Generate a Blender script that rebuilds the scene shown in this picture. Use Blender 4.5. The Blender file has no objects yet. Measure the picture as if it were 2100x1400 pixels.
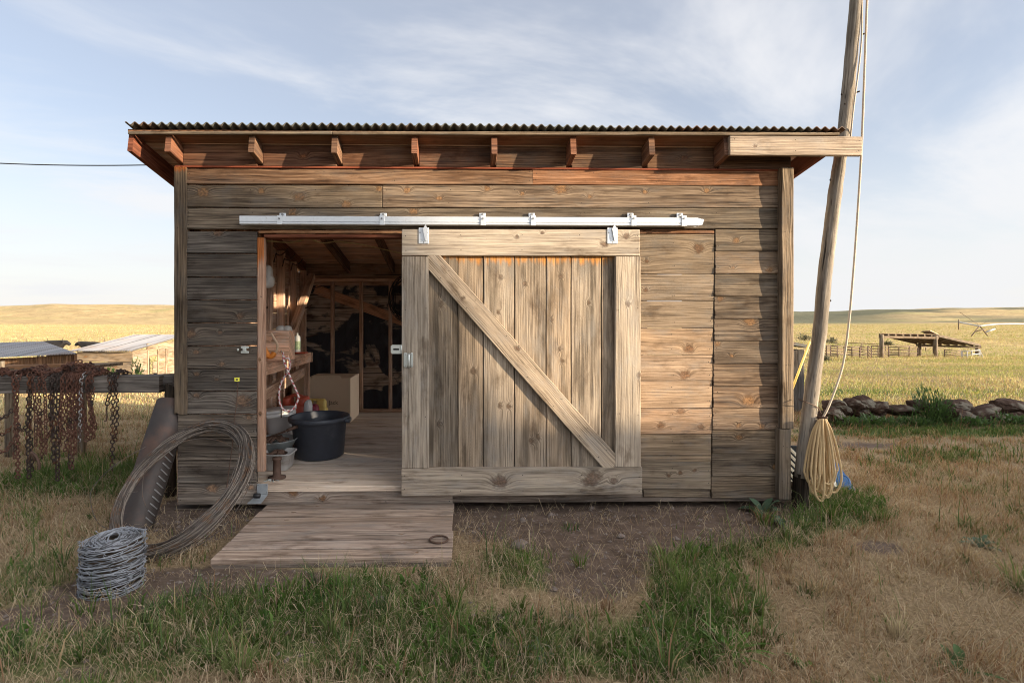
import bpy, math, random
import numpy as np
from mathutils import Vector, Matrix, Quaternion
R = math.radians
rng = np.random.default_rng(7)
rnd = random.Random(11)
sc = bpy.context.scene
COL = sc.collection

# ------------------------------------------------------------------ frame of reference
F, CX, HY, ZC = 1111.5, 969.0, 650.0, 1.6      # focal length and principal point (photo pixels), eye height
YAW = R(1.25)                                   # the camera looks a little to the right of square-on
CS, SN = math.cos(YAW), math.sin(YAW)
Y0 = 4.5                                        # depth of the shed's front wall
def P(px, py, d):
    """world point seen at photo pixel (px, py), on the plane y = d"""
    c = (px - CX) / F; x, y = c * CS + SN, -c * SN + CS
    s = d / y
    return Vector((x * s, d, ZC + (HY - py) / F * s))
def proj(x, y, z):
    dep = np.maximum(y * CS + x * SN, .8); lat = x * CS - y * SN
    return CX + F * lat / dep, HY + F * (ZC - z) / dep
def WX(px): return P(px, HY, Y0).x

# ------------------------------------------------------------------ scene tree helpers
def link(o, parent=None):
    COL.objects.link(o)
    if parent is not None:
        o.parent = parent
        o.matrix_parent_inverse = Matrix.Translation(-parent.location) if parent.type == 'EMPTY' else Matrix.Identity(4)
    return o
def tag(o, label=None, cat=None, group=None, kind=None):
    if label: o['label'] = label
    if cat: o['category'] = cat
    if group: o['group'] = group
    if kind: o['kind'] = kind
    return o
def thing(name, label, cat, loc=(0, 0, 0), group=None):
    o = bpy.data.objects.new(name, None); o.location = loc; o.empty_display_size = .2
    COL.objects.link(o)
    return tag(o, label, cat, group)

# ------------------------------------------------------------------ mesh builder
class MB:
    def __init__(s):
        s.v = []; s.wc = []; s.tw = []; s.f = []; s.fm = []; s.fs = []; s.n = 0
    def add(s, v, faces, wc=None, tw=None, mat=0, smooth=False):
        v = np.asarray(v, float).reshape(-1, 3); k = len(v)
        if wc is None: wc = v.copy()
        if tw is None: tw = (1, 0, 0)
        tw = np.broadcast_to(np.asarray(tw, float), (k, 3))
        s.v.append(v); s.wc.append(np.asarray(wc, float).reshape(-1, 3)); s.tw.append(tw)
        n = s.n
        s.f.extend([tuple(int(i) + n for i in f) for f in faces])
        s.fm.extend([mat] * len(faces)); s.fs.extend([smooth] * len(faces))
        s.n += k
    # a sawn board: front face o + a*u + b*v (gridded), thickness along -w
    def plank(s, o, u, v, th, seed=None, tone=1.0, warm=0.0, knots=(), cell=None, wob=0.0, bow=0.0, tilt=0.0, facing=None,
              rough_end=0.0, mat=0, edge=.004, warmtop=None):
        o = np.array(o, float); u = np.array(u, float); v = np.array(v, float)
        L = np.linalg.norm(u); H = np.linalg.norm(v); ud = u / L; vd = v / H
        w = np.cross(ud, vd); w /= np.linalg.norm(w)
        if facing is not None and np.dot(w, facing) < 0: w = -w
        if seed is None: seed = rnd.random() * 50
        cu, cv = cell if cell else (max(L, .3), max(H, .1))
        nu = max(2, int(round(L / cu))); nv = max(2, int(round(H / cv)))
        e = min(edge, H * .2, L * .2)
        a = np.concatenate([[0], np.linspace(e, L - e, nu + 1), [L]])
        b = np.concatenate([[0], np.linspace(e, H - e, nv + 1), [H]])
        A, B = np.meshgrid(a, b, indexing='ij')
        r = np.random.default_rng(int(seed * 1000) + 1)
        D = np.zeros_like(A)
        D[0, :] -= e * .7; D[-1, :] -= e * .7; D[:, 0] -= e * .7; D[:, -1] -= e * .7
        t = B / H
        D += tilt * (1 - t) + bow * (2 * t - 1) ** 2
        if cell: D += r.normal(0, .00012, A.shape)
        K = np.zeros_like(A)
        for (ka, kb, kr) in knots:
            d2 = ((A - ka) / (kr * 1.25)) ** 2 + ((B - kb) / kr) ** 2
            K = np.maximum(K, np.exp(-d2 * .8))
        Bw = B.copy()
        if wob:
            def edgecurve():
                y = np.zeros(len(a))
                for f_, am in ((1.1, .5), (3.7, .3), (9., .15), (23., .12)):
                    y += am * np.sin(a * f_ + r.random() * 7) 
                return y * wob
            lo, hi = edgecurve(), edgecurve()
            Bw = B + lo[:, None] * (1 - t) + hi[:, None] * t
        Aw = A.copy()
        if rough_end:
            jl = np.abs(r.normal(0, rough_end, len(b))); jr = np.abs(r.normal(0, rough_end, len(b)))
            Aw[0, :] += jl; Aw[1, :] += jl; Aw[-1, :] -= jr; Aw[-2, :] -= jr
        X = o + Aw[..., None] * ud + Bw[..., None] * vd + D[..., None] * w
        na, nb = A.shape
        idx = np.arange(na * nb).reshape(na, nb)
        quads = np.stack([idx[:-1, :-1], idx[1:, :-1], idx[1:, 1:], idx[:-1, 1:]], -1).reshape(-1, 4)
        if np.dot(np.cross(ud, vd), w) < 0: quads = quads[:, ::-1]
        wc = np.stack([A + seed * 13.7, B + seed * 3.1, np.full_like(A, seed)], -1)
        W = np.full_like(A, warm)
        if warmtop is not None:
            # raw patches at the sheltered far end of the board (warmtop = length, ragged)
            rag = warmtop * (.6 + .5 * np.interp(b, np.linspace(0, H, 24), r.random(24)))
            W = np.maximum(W, np.clip((A - (L - rag[None, :])) / (.25 * warmtop), 0, 1))
        tw = np.stack([np.full_like(A, tone), W, K], -1)
        s.add(X, quads, wc, tw.reshape(-1, 3), mat)
        # sides
        ring = np.concatenate([idx[:, 0], idx[-1, 1:], idx[-2::-1, -1], idx[0, -2:0:-1]])
        Xf = X.reshape(-1, 3)[ring]; Xb = Xf - w * th
        k = len(ring)
        wr = wc.reshape(-1, 3)[ring]
        wb = wr + np.array([0, th, 0])
        fa = [(i, (i + 1) % k, (i + 1) % k + k, i + k) for i in range(k)]
        if np.dot(np.cross(ud, vd), w) > 0: fa = [f[::-1] for f in fa]
        s.add(np.vstack([Xf, Xb]), fa, np.vstack([wr, wb]), (tone, warm, 0), mat)
        c = [o, o + u, o + u + v, o + v]
        cb = [p - w * th for p in c]
        s.add(cb, [(3, 2, 1, 0)], [(0 + seed, 0, seed), (L + seed, 0, seed), (L + seed, H, seed), (seed, H, seed)], (tone, warm, 0), mat)
    def beam(s, p0, p1, wdt, hgt, up=(0, 0, 1), seed=None, tone=1., warm=0., mat=0, cell=None):
        """a timber from p0 to p1, each long face a board"""
        p0 = np.array(p0, float); p1 = np.array(p1, float); d = p1 - p0; L = np.linalg.norm(d); d /= L
        up = np.array(up, float); sd = np.cross(d, up); sd /= np.linalg.norm(sd); up = np.cross(sd, d)
        if seed is None: seed = rnd.random() * 50
        c = []
        for z in (-1, 1):
            pass
        b = .004
        prof = []
        hw, hh = wdt / 2, hgt / 2
        prof = [(-hw + b, -hh), (hw - b, -hh), (hw, -hh + b), (hw, hh - b), (hw - b, hh), (-hw + b, hh), (-hw, hh - b), (-hw, -hh + b)]
        q = [0]
        for i in range(8):
            x0, y0 = prof[i]; x1, y1 = prof[(i + 1) % 8]; q.append(q[-1] + math.hypot(x1 - x0, y1 - y0))
        n = max(2, int(L / (cell or .4)) + 1)
        V = []; W = []
        for i in range(8):
            for j in (0, 1):
                x, y = prof[(i + j) % 8]
                for t in np.linspace(0, 1, n):
                    V.append(p0 + d * L * t + sd * x + up * y); W.append((L * t + seed * 13.7, q[i + j] + seed * 3, seed))
        fa = []
        for i in range(8):
            o = i * 2 * n
            for k in range(n - 1):
                fa.append((o + k, o + n + k, o + n + k + 1, o + k + 1))
        s.add(V, fa, W, (tone, warm, 0), mat)
        for e, pp in ((0, p0), (1, p1)):
            V = [pp + sd * x + up * y for x, y in prof]
            f = list(range(8)) if e else list(range(8))[::-1]
            s.add(V, [f], [(x * .3 + seed, y * 1. + seed, seed) for x, y in prof], (tone * .9, warm, 0), mat)
    def box(s, lo, hi, mat=0, bev=0.0, tw=None):
        lo = np.array(lo, float); hi = np.array(hi, float)
        b = min(bev, *(list((hi - lo) * .45)))
        if b <= 0:
            V = [(x, y, z) for x in (lo[0], hi[0]) for y in (lo[1], hi[1]) for z in (lo[2], hi[2])]
            s.add(V, [(0, 1, 3, 2), (4, 6, 7, 5), (0, 4, 5, 1), (2, 3, 7, 6), (0, 2, 6, 4), (1, 5, 7, 3)], None, tw, mat); return
        V = []; ix = {}
        for x in (0, 1):
            for y in (0, 1):
                for z in (0, 1):
                    for ax in range(3):
                        p = np.array([(lo[i] + b) if (x, y, z)[i] == 0 else (hi[i] - b) for i in range(3)])
                        p[ax] = lo[ax] if (x, y, z)[ax] == 0 else hi[ax]
                        ix[(x, y, z, ax)] = len(V); V.append(p)
        c = (lo + hi) / 2
        fa = []
        for ax in range(3):
            for sg in (0, 1):
                o1, o2 = [i for i in range(3) if i != ax]
                q = []
                for (i, j) in ((0, 0), (1, 0), (1, 1), (0, 1)):
                    k = [0, 0, 0]; k[ax] = sg; k[o1] = i; k[o2] = j; q.append(ix[(*k, ax)])
                fa.append(q)
        for ax in range(3):
            o1, o2 = [i for i in range(3) if i != ax]
            for i in (0, 1):
                for j in (0, 1):
                    k0 = [0, 0, 0]; k0[o1] = i; k0[o2] = j; k1 = list(k0); k1[ax] = 1
                    fa.append([ix[(*k0, o1)], ix[(*k1, o1)], ix[(*k1, o2)], ix[(*k0, o2)]])
        for x in (0, 1):
            for y in (0, 1):
                for z in (0, 1):
                    fa.append([ix[(x, y, z, a)] for a in range(3)])
        V = np.array(V); out = []
        for f in fa:
            n = np.cross(V[f[1]] - V[f[0]], V[f[2]] - V[f[0]])
            out.append(f if np.dot(n, V[f].mean(0) - c) > 0 else f[::-1])
        s.add(V, out, None, tw, mat)
    def tube(s, pts, r, n=6, closed=False, mat=0, seed=0.0, caps=True, tone=1.0, smooth=True):
        pts = np.array([tuple(p) for p in pts], float); m = len(pts)
        r = np.broadcast_to(np.asarray(r, float), (m,))
        T = np.gradient(pts, axis=0) if not closed else (np.roll(pts, -1, 0) - np.roll(pts, 1, 0))
        T /= np.linalg.norm(T, axis=1)[:, None] + 1e-12
        up = np.array([0, 0, 1.]) if abs(T[0][2]) < .9 else np.array([1., 0, 0])
        N = np.cross(T[0], up); N /= np.linalg.norm(N)
        V = []; W = []; acc = 0
        for i in range(m):
            if i:
                acc += np.linalg.norm(pts[i] - pts[i - 1])
                N = N - T[i] * np.dot(N, T[i]); N /= np.linalg.norm(N) + 1e-12
            B = np.cross(T[i], N)
            for k in range(n):
                a = 2 * math.pi * k / n
                V.append(pts[i] + r[i] * (math.cos(a) * N + math.sin(a) * B)); W.append((acc + seed * 13.7, a * max(r[0], .003) + seed, seed))
        fa = []
        for i in range(m if closed else m - 1):
            j = (i + 1) % m
            for k in range(n):
                fa.append((i * n + k, i * n + (k + 1) % n, j * n + (k + 1) % n, j * n + k))
        if caps and not closed:
            fa.append(tuple(range(n))[::-1]); fa.append(tuple((m - 1) * n + k for k in range(n)))
        s.add(V, fa, W, (tone, 0, 0), mat, smooth)
    def lathe(s, prof, c=(0, 0, 0), n=32, mat=0, sq=None, smooth=True, M=None):
        """profile of (radius, z) turned about z; sq = superellipse exponent for a squarish plan"""
        V = []; fa = []
        for (r, z) in prof:
            for k in range(n):
                a = 2 * math.pi * k / n; x, y = math.cos(a), math.sin(a)
                if sq:
                    q = (abs(x) ** sq + abs(y) ** sq) ** (-1 / sq); x, y = x * q, y * q
                V.append((r * x, r * y, z))
        V = np.array(V)
        if M is not None: V = V @ np.array(M).T
        V = V + np.array(c)
        for i in range(len(prof) - 1):
            for k in range(n):
                fa.append((i * n + k, i * n + (k + 1) % n, (i + 1) * n + (k + 1) % n, (i + 1) * n + k))
        s.add(V, fa, None, None, mat, smooth)
    def sup(s, c, r, e=(.5, .5), n=(12, 20), mat=0, M=None, noise=0.0, seed=0):
        """superellipsoid: rounded block"""
        f = lambda w, m: math.copysign(abs(w) ** m, w)
        V = []
        for i in range(n[0] + 1):
            p = -math.pi / 2 + math.pi * i / n[0]
            for k in range(n[1]):
                t = 2 * math.pi * k / n[1]
                V.append((r[0] * f(math.cos(p), e[0]) * f(math.cos(t), e[1]), r[1] * f(math.cos(p), e[0]) * f(math.sin(t), e[1]), r[2] * f(math.sin(p), e[0])))
        V = np.array(V)
        if M is not None: V = V @ np.array(M).T
        V = V + np.array(c)
        fa = []
        for i in range(n[0]):
            for k in range(n[1]):
                fa.append((i * n[1] + k, i * n[1] + (k + 1) % n[1], (i + 1) * n[1] + (k + 1) % n[1], (i + 1) * n[1] + k))
        s.add(V, fa, None, None, mat, True)
    def prism(s, poly, ext, mat=0):
        """planar polygon (3-D points) extruded by ext"""
        p = np.array([tuple(q) for q in poly], float); e = np.array(ext, float); k = len(p)
        nrm = sum(np.cross(p[i] - p[0], p[(i + 1) % k] - p[0]) for i in range(1, k))
        f0 = list(range(k)); f1 = [i + k for i in range(k)]
        if np.dot(nrm, e) > 0: f0 = f0[::-1]
        else: f1 = f1[::-1]
        fa = [tuple(f0), tuple(f1)]
        for i in range(k):
            j = (i + 1) % k
            q = (i, j, j + k, i + k)
            if np.dot(nrm, e) < 0: q = q[::-1]
            fa.append(q)
        s.add(np.vstack([p, p + e]), fa, None, None, mat)
    def disc(s, c, r, nrm=(0, -1, 0), n=6, mat=0):
        q = Vector(nrm).to_track_quat('Z', 'Y')
        V = [Vector(c) + q @ Vector((r * math.cos(2 * math.pi * k / n), r * math.sin(2 * math.pi * k / n), 0)) for k in range(n)]
        s.add([tuple(p) for p in V], [tuple(range(n))], None, (1, 0, 0), mat)
    def build(s, name, mats, parent=None):
        if not isinstance(mats, (list, tuple)): mats = [mats]
        me = bpy.data.meshes.new(name)
        V = np.vstack(s.v)
        me.from_pydata(V.tolist(), [], s.f)
        for m in mats: me.materials.append(m)
        me.polygons.foreach_set('material_index', s.fm)
        me.polygons.foreach_set('use_smooth', s.fs)
        at = me.attributes.new('wc', 'FLOAT_VECTOR', 'POINT'); at.data.foreach_set('vector', np.vstack(s.wc).astype(np.float32).ravel())
        at = me.attributes.new('tw', 'FLOAT_VECTOR', 'POINT'); at.data.foreach_set('vector', np.vstack(s.tw).astype(np.float32).ravel())
        me.update()
        o = bpy.data.objects.new(name, me)
        return link(o, parent)

def smooth_path(pts, n=8):
    """Catmull-Rom through points"""
    p = [Vector(q) for q in pts]; p = [p[0] * 2 - p[1]] + p + [p[-1] * 2 - p[-2]]
    out = []
    for i in range(1, len(p) - 2):
        for k in range(n):
            t = k / n; a, b, c, d = p[i - 1:i + 3]
            out.append(.5 * ((2 * b) + (c - a) * t + (2 * a - 5 * b + 4 * c - d) * t * t + (3 * b - a - 3 * c + d) * t ** 3))
    out.append(p[-2])
    return out

# ------------------------------------------------------------------ value noise (masks, terrain)
_tab = np.random.default_rng(3).random((256, 256))
def vnoise(x, y):
    x = np.asarray(x, float); y = np.asarray(y, float)
    xi = np.floor(x).astype(int); yi = np.floor(y).astype(int); fx = x - xi; fy = y - yi
    fx = fx * fx * (3 - 2 * fx); fy = fy * fy * (3 - 2 * fy)
    g = lambda a, b: _tab[a % 256, b % 256]
    return (g(xi, yi) * (1 - fx) + g(xi + 1, yi) * fx) * (1 - fy) + (g(xi, yi + 1) * (1 - fx) + g(xi + 1, yi + 1) * fx) * fy
def fbm(x, y, o=4):
    a = 0; am = .5; t = 0
    for k in range(o):
        a = a + am * vnoise(x * 2 ** k + 17 * k, y * 2 ** k + 31 * k); t += am; am *= .5
    return a / t
def sstep(a, b, x):
    t = np.clip((x - a) / (b - a), 0, 1); return t * t * (3 - 2 * t)
# ------------------------------------------------------------------ material helpers
class NT:
    def __init__(s, name):
        s.m = bpy.data.materials.new(name); s.m.use_nodes = True; s.t = s.m.node_tree; s.t.nodes.clear()
        s.out = s.t.nodes.new('ShaderNodeOutputMaterial')
    def n(s, typ, ins=None, **pr):
        nd = s.t.nodes.new(typ)
        for k, v in pr.items(): setattr(nd, k, v)
        for k, v in (ins or {}).items():
            if v is None: continue
            if isinstance(v, bpy.types.NodeSocket): s.t.links.new(v, nd.inputs[k])
            else:
                sk = nd.inputs[k]
                if sk.type == 'RGBA' and len(v) == 3: v = (*v, 1)
                sk.default_value = v
        return nd
    def math(s, op, a, b=0.0, c=None, clamp=False):
        ins = {0: a, 1: b}
        if c is not None: ins[2] = c
        return s.n('ShaderNodeMath', ins, operation=op, use_clamp=clamp).outputs[0]
    def mix(s, f, a, b, blend='MIX'):
        return s.n('ShaderNodeMix', {0: f, 6: a, 7: b}, data_type='RGBA', blend_type=blend).outputs[2]
    def noise(s, vec, scale=1.0, detail=3.0, rough=.55, dist=0.0):
        return s.n('ShaderNodeTexNoise', {'Vector': vec, 'Scale': scale, 'Detail': detail, 'Roughness': rough, 'Distortion': dist}).outputs['Fac']
    def comb(s, x, y, z=0.0): return s.n('ShaderNodeCombineXYZ', {0: x, 1: y, 2: z}).outputs[0]
    def sep(s, v): return s.n('ShaderNodeSeparateXYZ', {0: v}).outputs
    def attr(s, name): return s.n('ShaderNodeAttribute', attribute_name=name)
    def obj(s): return s.n('ShaderNodeTexCoord').outputs['Object']
    def ramp(s, f, stops):
        nd = s.n('ShaderNodeValToRGB', {0: f}); e = nd.color_ramp.elements
        while len(e) < len(stops): e.new(.5)
        for el, (p, c) in zip(e, stops):
            el.position = p; el.color = (*c, 1) if len(c) == 3 else c
        return nd.outputs[0]
    def step(s, f, a, b):
        return s.n('ShaderNodeMapRange', {0: f, 1: a, 2: b, 3: 0.0, 4: 1.0}, interpolation_type='SMOOTHSTEP').outputs[0]
    def bump(s, h, strength=.4, dist=.004): return s.n('ShaderNodeBump', {'Height': h, 'Strength': strength, 'Distance': dist}).outputs[0]
    def bsdf(s, col, rough=.8, metal=0.0, nrm=None, spec=.3):
        b = s.n('ShaderNodeBsdfPrincipled', {'Base Color': col, 'Roughness': rough, 'Metallic': metal, 'Specular IOR Level': spec, 'Normal': nrm})
        s.t.links.new(b.outputs[0], s.out.inputs[0]); return s.m

def wood(name, dark, mid, light, warm=(.40, .13, .035), knot=(.28, .13, .05), grain=1.0, saw=0.0, stain=.5, crack=.5, bump=.5, contrast=1.0):
    k = NT(name)
    u, v, s_ = k.sep(k.attr('wc').outputs['Vector'])[:3]
    tone, wf, kn = k.sep(k.attr('tw').outputs['Vector'])[:3]
    M = k.math
    warp = M('SUBTRACT', k.noise(k.comb(M('MULTIPLY', u, .9), M('MULTIPLY', v, 3.0), M('MULTIPLY', s_, 3.7)), 1, 2), .5)
    fr = M('FRACT', M('MULTIPLY', s_, .713)); f2_ = M('FRACT', M('MULTIPLY', s_, 1.37))
    gs = M('ADD', .6, M('MULTIPLY', fr, .9)); wa = M('ADD', .015, M('MULTIPLY', M('MULTIPLY', f2_, f2_), .10))
    field = M('ADD', M('MULTIPLY', M('ADD', v, M('MULTIPLY', warp, wa)), gs), M('MULTIPLY', kn, .05))
    g1 = k.noise(k.comb(M('MULTIPLY', u, 3.), M('MULTIPLY', field, 130 * grain), s_), 1, 3, .6)
    g2 = k.noise(k.comb(M('MULTIPLY', u, .6), M('MULTIPLY', field, 34 * grain), M('MULTIPLY', s_, 2.)), 1, 3, .6)
    g3 = k.noise(k.comb(M('MULTIPLY', u, 1.6), M('MULTIPLY', v, 7.), M('MULTIPLY', s_, 5.)), 1, 4, .6)
    g4 = k.noise(k.comb(M('MULTIPLY', u, 1.6), M('MULTIPLY', field, 72 * grain), M('ADD', s_, 21.)), 1, 4, .7)
    jig = k.noise(k.comb(M('MULTIPLY', u, .8), M('MULTIPLY', v, 8.), M('ADD', s_, 5.)), 1, 3, .6)
    rg = M('FRACT', M('ADD', M('MULTIPLY', field, 46 * grain), M('MULTIPLY', jig, 2.8)))
    late = M('MULTIPLY', M('POWER', rg, 2.2), M('SUBTRACT', 1.0, k.step(rg, .90, 1.0)))
    val = M('ADD', M('ADD', M('MULTIPLY', g1, .46), M('MULTIPLY', g2, .20)), M('ADD', M('MULTIPLY', g3, .22), M('MULTIPLY', g4, .46)))
    val = M('ADD', M('MULTIPLY', M('SUBTRACT', val, .67), 2.6 * contrast), .58)
    lm = k.step(k.noise(k.comb(M('MULTIPLY', u, 1.3), M('MULTIPLY', v, 5.), M('ADD', s_, 71.)), 1, 3, .6), .38, .66)
    val = M('SUBTRACT', val, M('MULTIPLY', late, M('ADD', .10, M('MULTIPLY', lm, .28))))
    col = k.ramp(val, [(.12, dark), (.45, mid), (.85, light)])
    # weather stain: broad darker drifts along the grain
    st = k.step(k.noise(k.comb(M('MULTIPLY', u, 1.1), M('MULTIPLY', v, 11.), M('ADD', s_, 40.)), 1, 3, .6), .45, .67)
    col = k.mix(M('MULTIPLY', st, stain), col, tuple(c * .38 for c in mid))
    hv = M('FRACT', M('MULTIPLY', s_, 2.91))
    col = k.mix(M('MULTIPLY', hv, .55), col, k.mix(1.0, col, (1.16, 1.0, .82), 'MULTIPLY'))
    # bare raw wood
    wcol = k.ramp(val, [(.1, tuple(c * .45 for c in warm)), (.5, warm), (.9, tuple(min(1, c * 1.7 + .02) for c in warm))])
    col = k.mix(wf, col, wcol)
    # knots
    kn = M('ADD', kn, M('MULTIPLY', M('MULTIPLY', M('SUBTRACT', k.noise(k.comb(M('MULTIPLY', u, 28), M('MULTIPLY', v, 34), s_), 1, 3), .5), 1.1), M('MINIMUM', M('MULTIPLY', kn, 4.0), 1.0)))
    col = k.mix(M('MULTIPLY', k.step(kn, .30, .62), .5), col, tuple(c * .35 for c in knot))
    kc = k.noise(k.comb(M('MULTIPLY', u, 60), M('MULTIPLY', v, 60), s_), 1, 2)
    kcol = k.ramp(kc, [(.35, tuple(c * .45 for c in knot)), (.65, tuple(c * 1.25 for c in knot))])
    col = k.mix(M('MULTIPLY', k.step(kn, .55, .75), .62), col, kcol)
    mo = k.noise(k.comb(M('MULTIPLY', u, 2.4), M('MULTIPLY', v, 6.), M('ADD', s_, 90.)), 1, 5, .65)
    col = k.mix(k.step(mo, .52, .72), col, k.mix(1.0, col, (.50, .46, .43), 'MULTIPLY'))
    # grey weather bloom and small dirt flecks
    gy = k.step(k.noise(k.comb(M('MULTIPLY', u, 3.3), M('MULTIPLY', v, 9), M('ADD', s_, 60.)), 1, 5, .7), .46, .7)
    lum = sum(mid) / 3
    col = k.mix(M('MULTIPLY', gy, M('SUBTRACT', .42, M('MULTIPLY', wf, .4))), col, (lum * 1.22, lum * 1.13, lum * 1.02))
    fl = k.step(k.noise(k.comb(M('MULTIPLY', u, 55), M('MULTIPLY', v, 80), s_), 1, 3, .6), .66, .76)
    col = k.mix(M('MULTIPLY', fl, .45), col, tuple(c * .3 for c in mid))
    ck = k.step(k.noise(k.comb(M('MULTIPLY', u, 5.), M('MULTIPLY', field, 150), M('ADD', s_, 33.)), 1, 2, .5), .62, .72)
    col = k.mix(M('MULTIPLY', ck, crack * .8), col, tuple(c * .3 for c in dark))
    # checks and splits
    cr = k.step(k.noise(k.comb(M('MULTIPLY', u, 1.7), M('MULTIPLY', field, 62), M('ADD', s_, 9.)), 1, 2, .5), .66, .74)
    col = k.mix(M('MULTIPLY', cr, crack), col, tuple(c * .25 for c in dark))
    h = M('SUBTRACT', val, M('MULTIPLY', cr, .8))
    if saw:
        ph = M('ADD', M('ADD', u, M('MULTIPLY', M('POWER', M('ADD', M('FRACT', M('MULTIPLY', s_, 7.3)), M('MULTIPLY', v, 2.0)), 2.0), .05)),
               M('MULTIPLY', warp, .03))
        sw = M('ADD', M('MULTIPLY', M('SINE', M('MULTIPLY', ph, 2 * math.pi / .025)), .5), .5)
        am = k.step(k.noise(k.comb(M('MULTIPLY', u, 2.), M('MULTIPLY', v, 5.), M('ADD', s_, 3.)), 1, 2), .35, .65)
        sw = M('MULTIPLY', sw, am)
        col = k.mix(M('MULTIPLY', sw, saw), col, tuple(c * .45 for c in mid))
        h = M('SUBTRACT', h, M('MULTIPLY', sw, saw * .8))
    col = k.mix(1.0, col, k.comb(tone, tone, tone), 'MULTIPLY')
    return k.bsdf(col, .88, 0, k.bump(h, bump, .005), .15)

def plain(name, col, rough=.5, metal=0.0, var=.25, scale=20, bump=0.0, spec=.4, dirt=None, dirtcol=(.12, .09, .07), streak=None):
    k = NT(name); o = k.obj()
    n1 = k.noise(o, scale, 4, .6)
    c = k.mix(n1, tuple(x * (1 - var) for x in col), tuple(min(1, x * (1 + var)) for x in col))
    if dirt:
        d = k.step(k.noise(o, scale * .35, 5, .65), dirt[0], dirt[1]); c = k.mix(d, c, dirtcol)
    return k.bsdf(c, rough, metal, k.bump(n1, bump, .004) if bump else None, spec)

M = {}
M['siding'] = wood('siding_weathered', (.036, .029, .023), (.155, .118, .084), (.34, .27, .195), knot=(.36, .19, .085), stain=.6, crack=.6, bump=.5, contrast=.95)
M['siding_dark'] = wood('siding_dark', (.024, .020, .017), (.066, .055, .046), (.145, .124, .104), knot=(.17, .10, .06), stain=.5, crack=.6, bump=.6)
M['panel'] = wood('patch_boards', (.08, .06, .043), (.235, .18, .125), (.40, .315, .225), knot=(.20, .10, .05), stain=.35, crack=.25, bump=.4, saw=.18)
M['door'] = wood('door_boards', (.085, .066, .05), (.28, .222, .165), (.47, .39, .30), warm=(.55, .24, .06), knot=(.17, .105, .065), stain=.9, crack=.45, bump=.5, saw=.62, contrast=.9)
M['door_frame'] = wood('door_frame_boards', (.12, .095, .072), (.33, .268, .205), (.50, .42, .325), knot=(.17, .10, .065), stain=.3, crack=.3, bump=.45)
M['eave'] = wood('eave_red_wash', (.035, .022, .016), (.13, .08, .052), (.27, .18, .115), warm=(.34, .085, .04), knot=(.3, .12, .05), stain=.5)
M['deckwood'] = wood('deck_planks', (.075, .056, .046), (.25, .195, .158), (.42, .35, .295), warm=(.26, .12, .06), stain=.4, crack=.5)
M['floor'] = wood('floor_planks', (.20, .16, .13), (.46, .385, .32), (.60, .52, .44), stain=.4, crack=.4)
M['inner'] = wood('inside_wood', (.17, .10, .07), (.52, .33, .23), (.70, .50, .37), stain=.4, crack=.4)
M['bounce_white'] = wood('bounce_white_boards', (.45, .43, .40), (.68, .66, .62), (.8, .78, .74), stain=.2, crack=.3)  # unseen wall made white to bounce daylight into the interior
M['inner_dark'] = wood('inside_rafters', (.04, .024, .018), (.11, .065, .05), (.2, .125, .095), stain=.3)
M['pole'] = wood('pole_wood', (.07, .058, .048), (.23, .19, .148), (.38, .325, .26), grain=1.3, stain=.6, crack=.9)
M['rail'] = wood('rail_wood', (.035, .030, .027), (.10, .09, .082), (.22, .20, .185), stain=.4, crack=.7)
M['coop'] = wood('coop_boards', (.07, .05, .035), (.22, .165, .11), (.38, .30, .21), stain=.6, crack=.5, grain=.35)
M['bark_dark'] = wood('old_post', (.015, .011, .008), (.05, .038, .028), (.12, .09, .065), stain=.5)
M['nail'] = plain('nail_head', (.035, .022, .016), .8)
M['galv'] = plain('galvanised_steel', (.60, .62, .64), .42, .45, .12, 30, dirt=(.62, .75), dirtcol=(.34, .32, .29))
M['galv_dull'] = plain('dull_galvanised', (.33, .35, .36), .5, .5, .15, 60)
M['zinc'] = plain('zinc_hardware', (.46, .48, .45), .4, .5, .12, 80)
M['bolt'] = plain('bolt_head', (.22, .22, .22), .5, .6)
M['roofmetal'] = plain('roof_old_metal', (.10, .105, .095), .7, .2, .5, 6, dirt=(.45, .65), dirtcol=(.11, .055, .03))
def roofsheet():
    k = NT('coop_roof_metal'); x, y, z = k.sep(k.obj())[:3]
    n1 = k.noise(k.comb(k.math('MULTIPLY', x, 2.2), k.math('MULTIPLY', y, .18), 0.), 1, 5, .65); n2 = k.noise(k.obj(), .8, 4, .6)
    c = k.ramp(n1, [(.3, (.13, .12, .12)), (.5, (.24, .24, .255)), (.75, (.33, .31, .30))])
    c = k.mix(k.math('MULTIPLY', k.step(n2, .5, .7), .6), c, (.22, .15, .11))
    seam = k.step(k.math('ABSOLUTE', k.math('SUBTRACT', k.math('FRACT', k.math('MULTIPLY', x, 1.45)), .5)), .46, .485)
    return k.bsdf(k.mix(seam, c, (.06, .055, .05)), .6, .15)
M['cooproof'] = roofsheet()
M['rust'] = plain('rusty_chain', (.095, .040, .025), .85, .1, .7, 26, bump=.5, dirt=(.5, .62), dirtcol=(.03, .018, .014))
M['rust_dark'] = plain('dark_chain', (.035, .022, .017), .7, .3, .6, 26, bump=.5, dirt=(.52, .64), dirtcol=(.12, .045, .02))
M['chain_grey'] = plain('grey_chain', (.30, .29, .28), .5, .6, .4, 30, dirt=(.5, .6), dirtcol=(.10, .045, .03))
M['wire_pale'] = plain('paler_wire', (.20, .165, .135), .65, .2, .4, 40, dirt=(.55, .7), dirtcol=(.15, .085, .05))
M['wire'] = plain('old_wire', (.075, .060, .050), .65, .2, .5, 40, dirt=(.5, .62), dirtcol=(.12, .065, .035))
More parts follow.
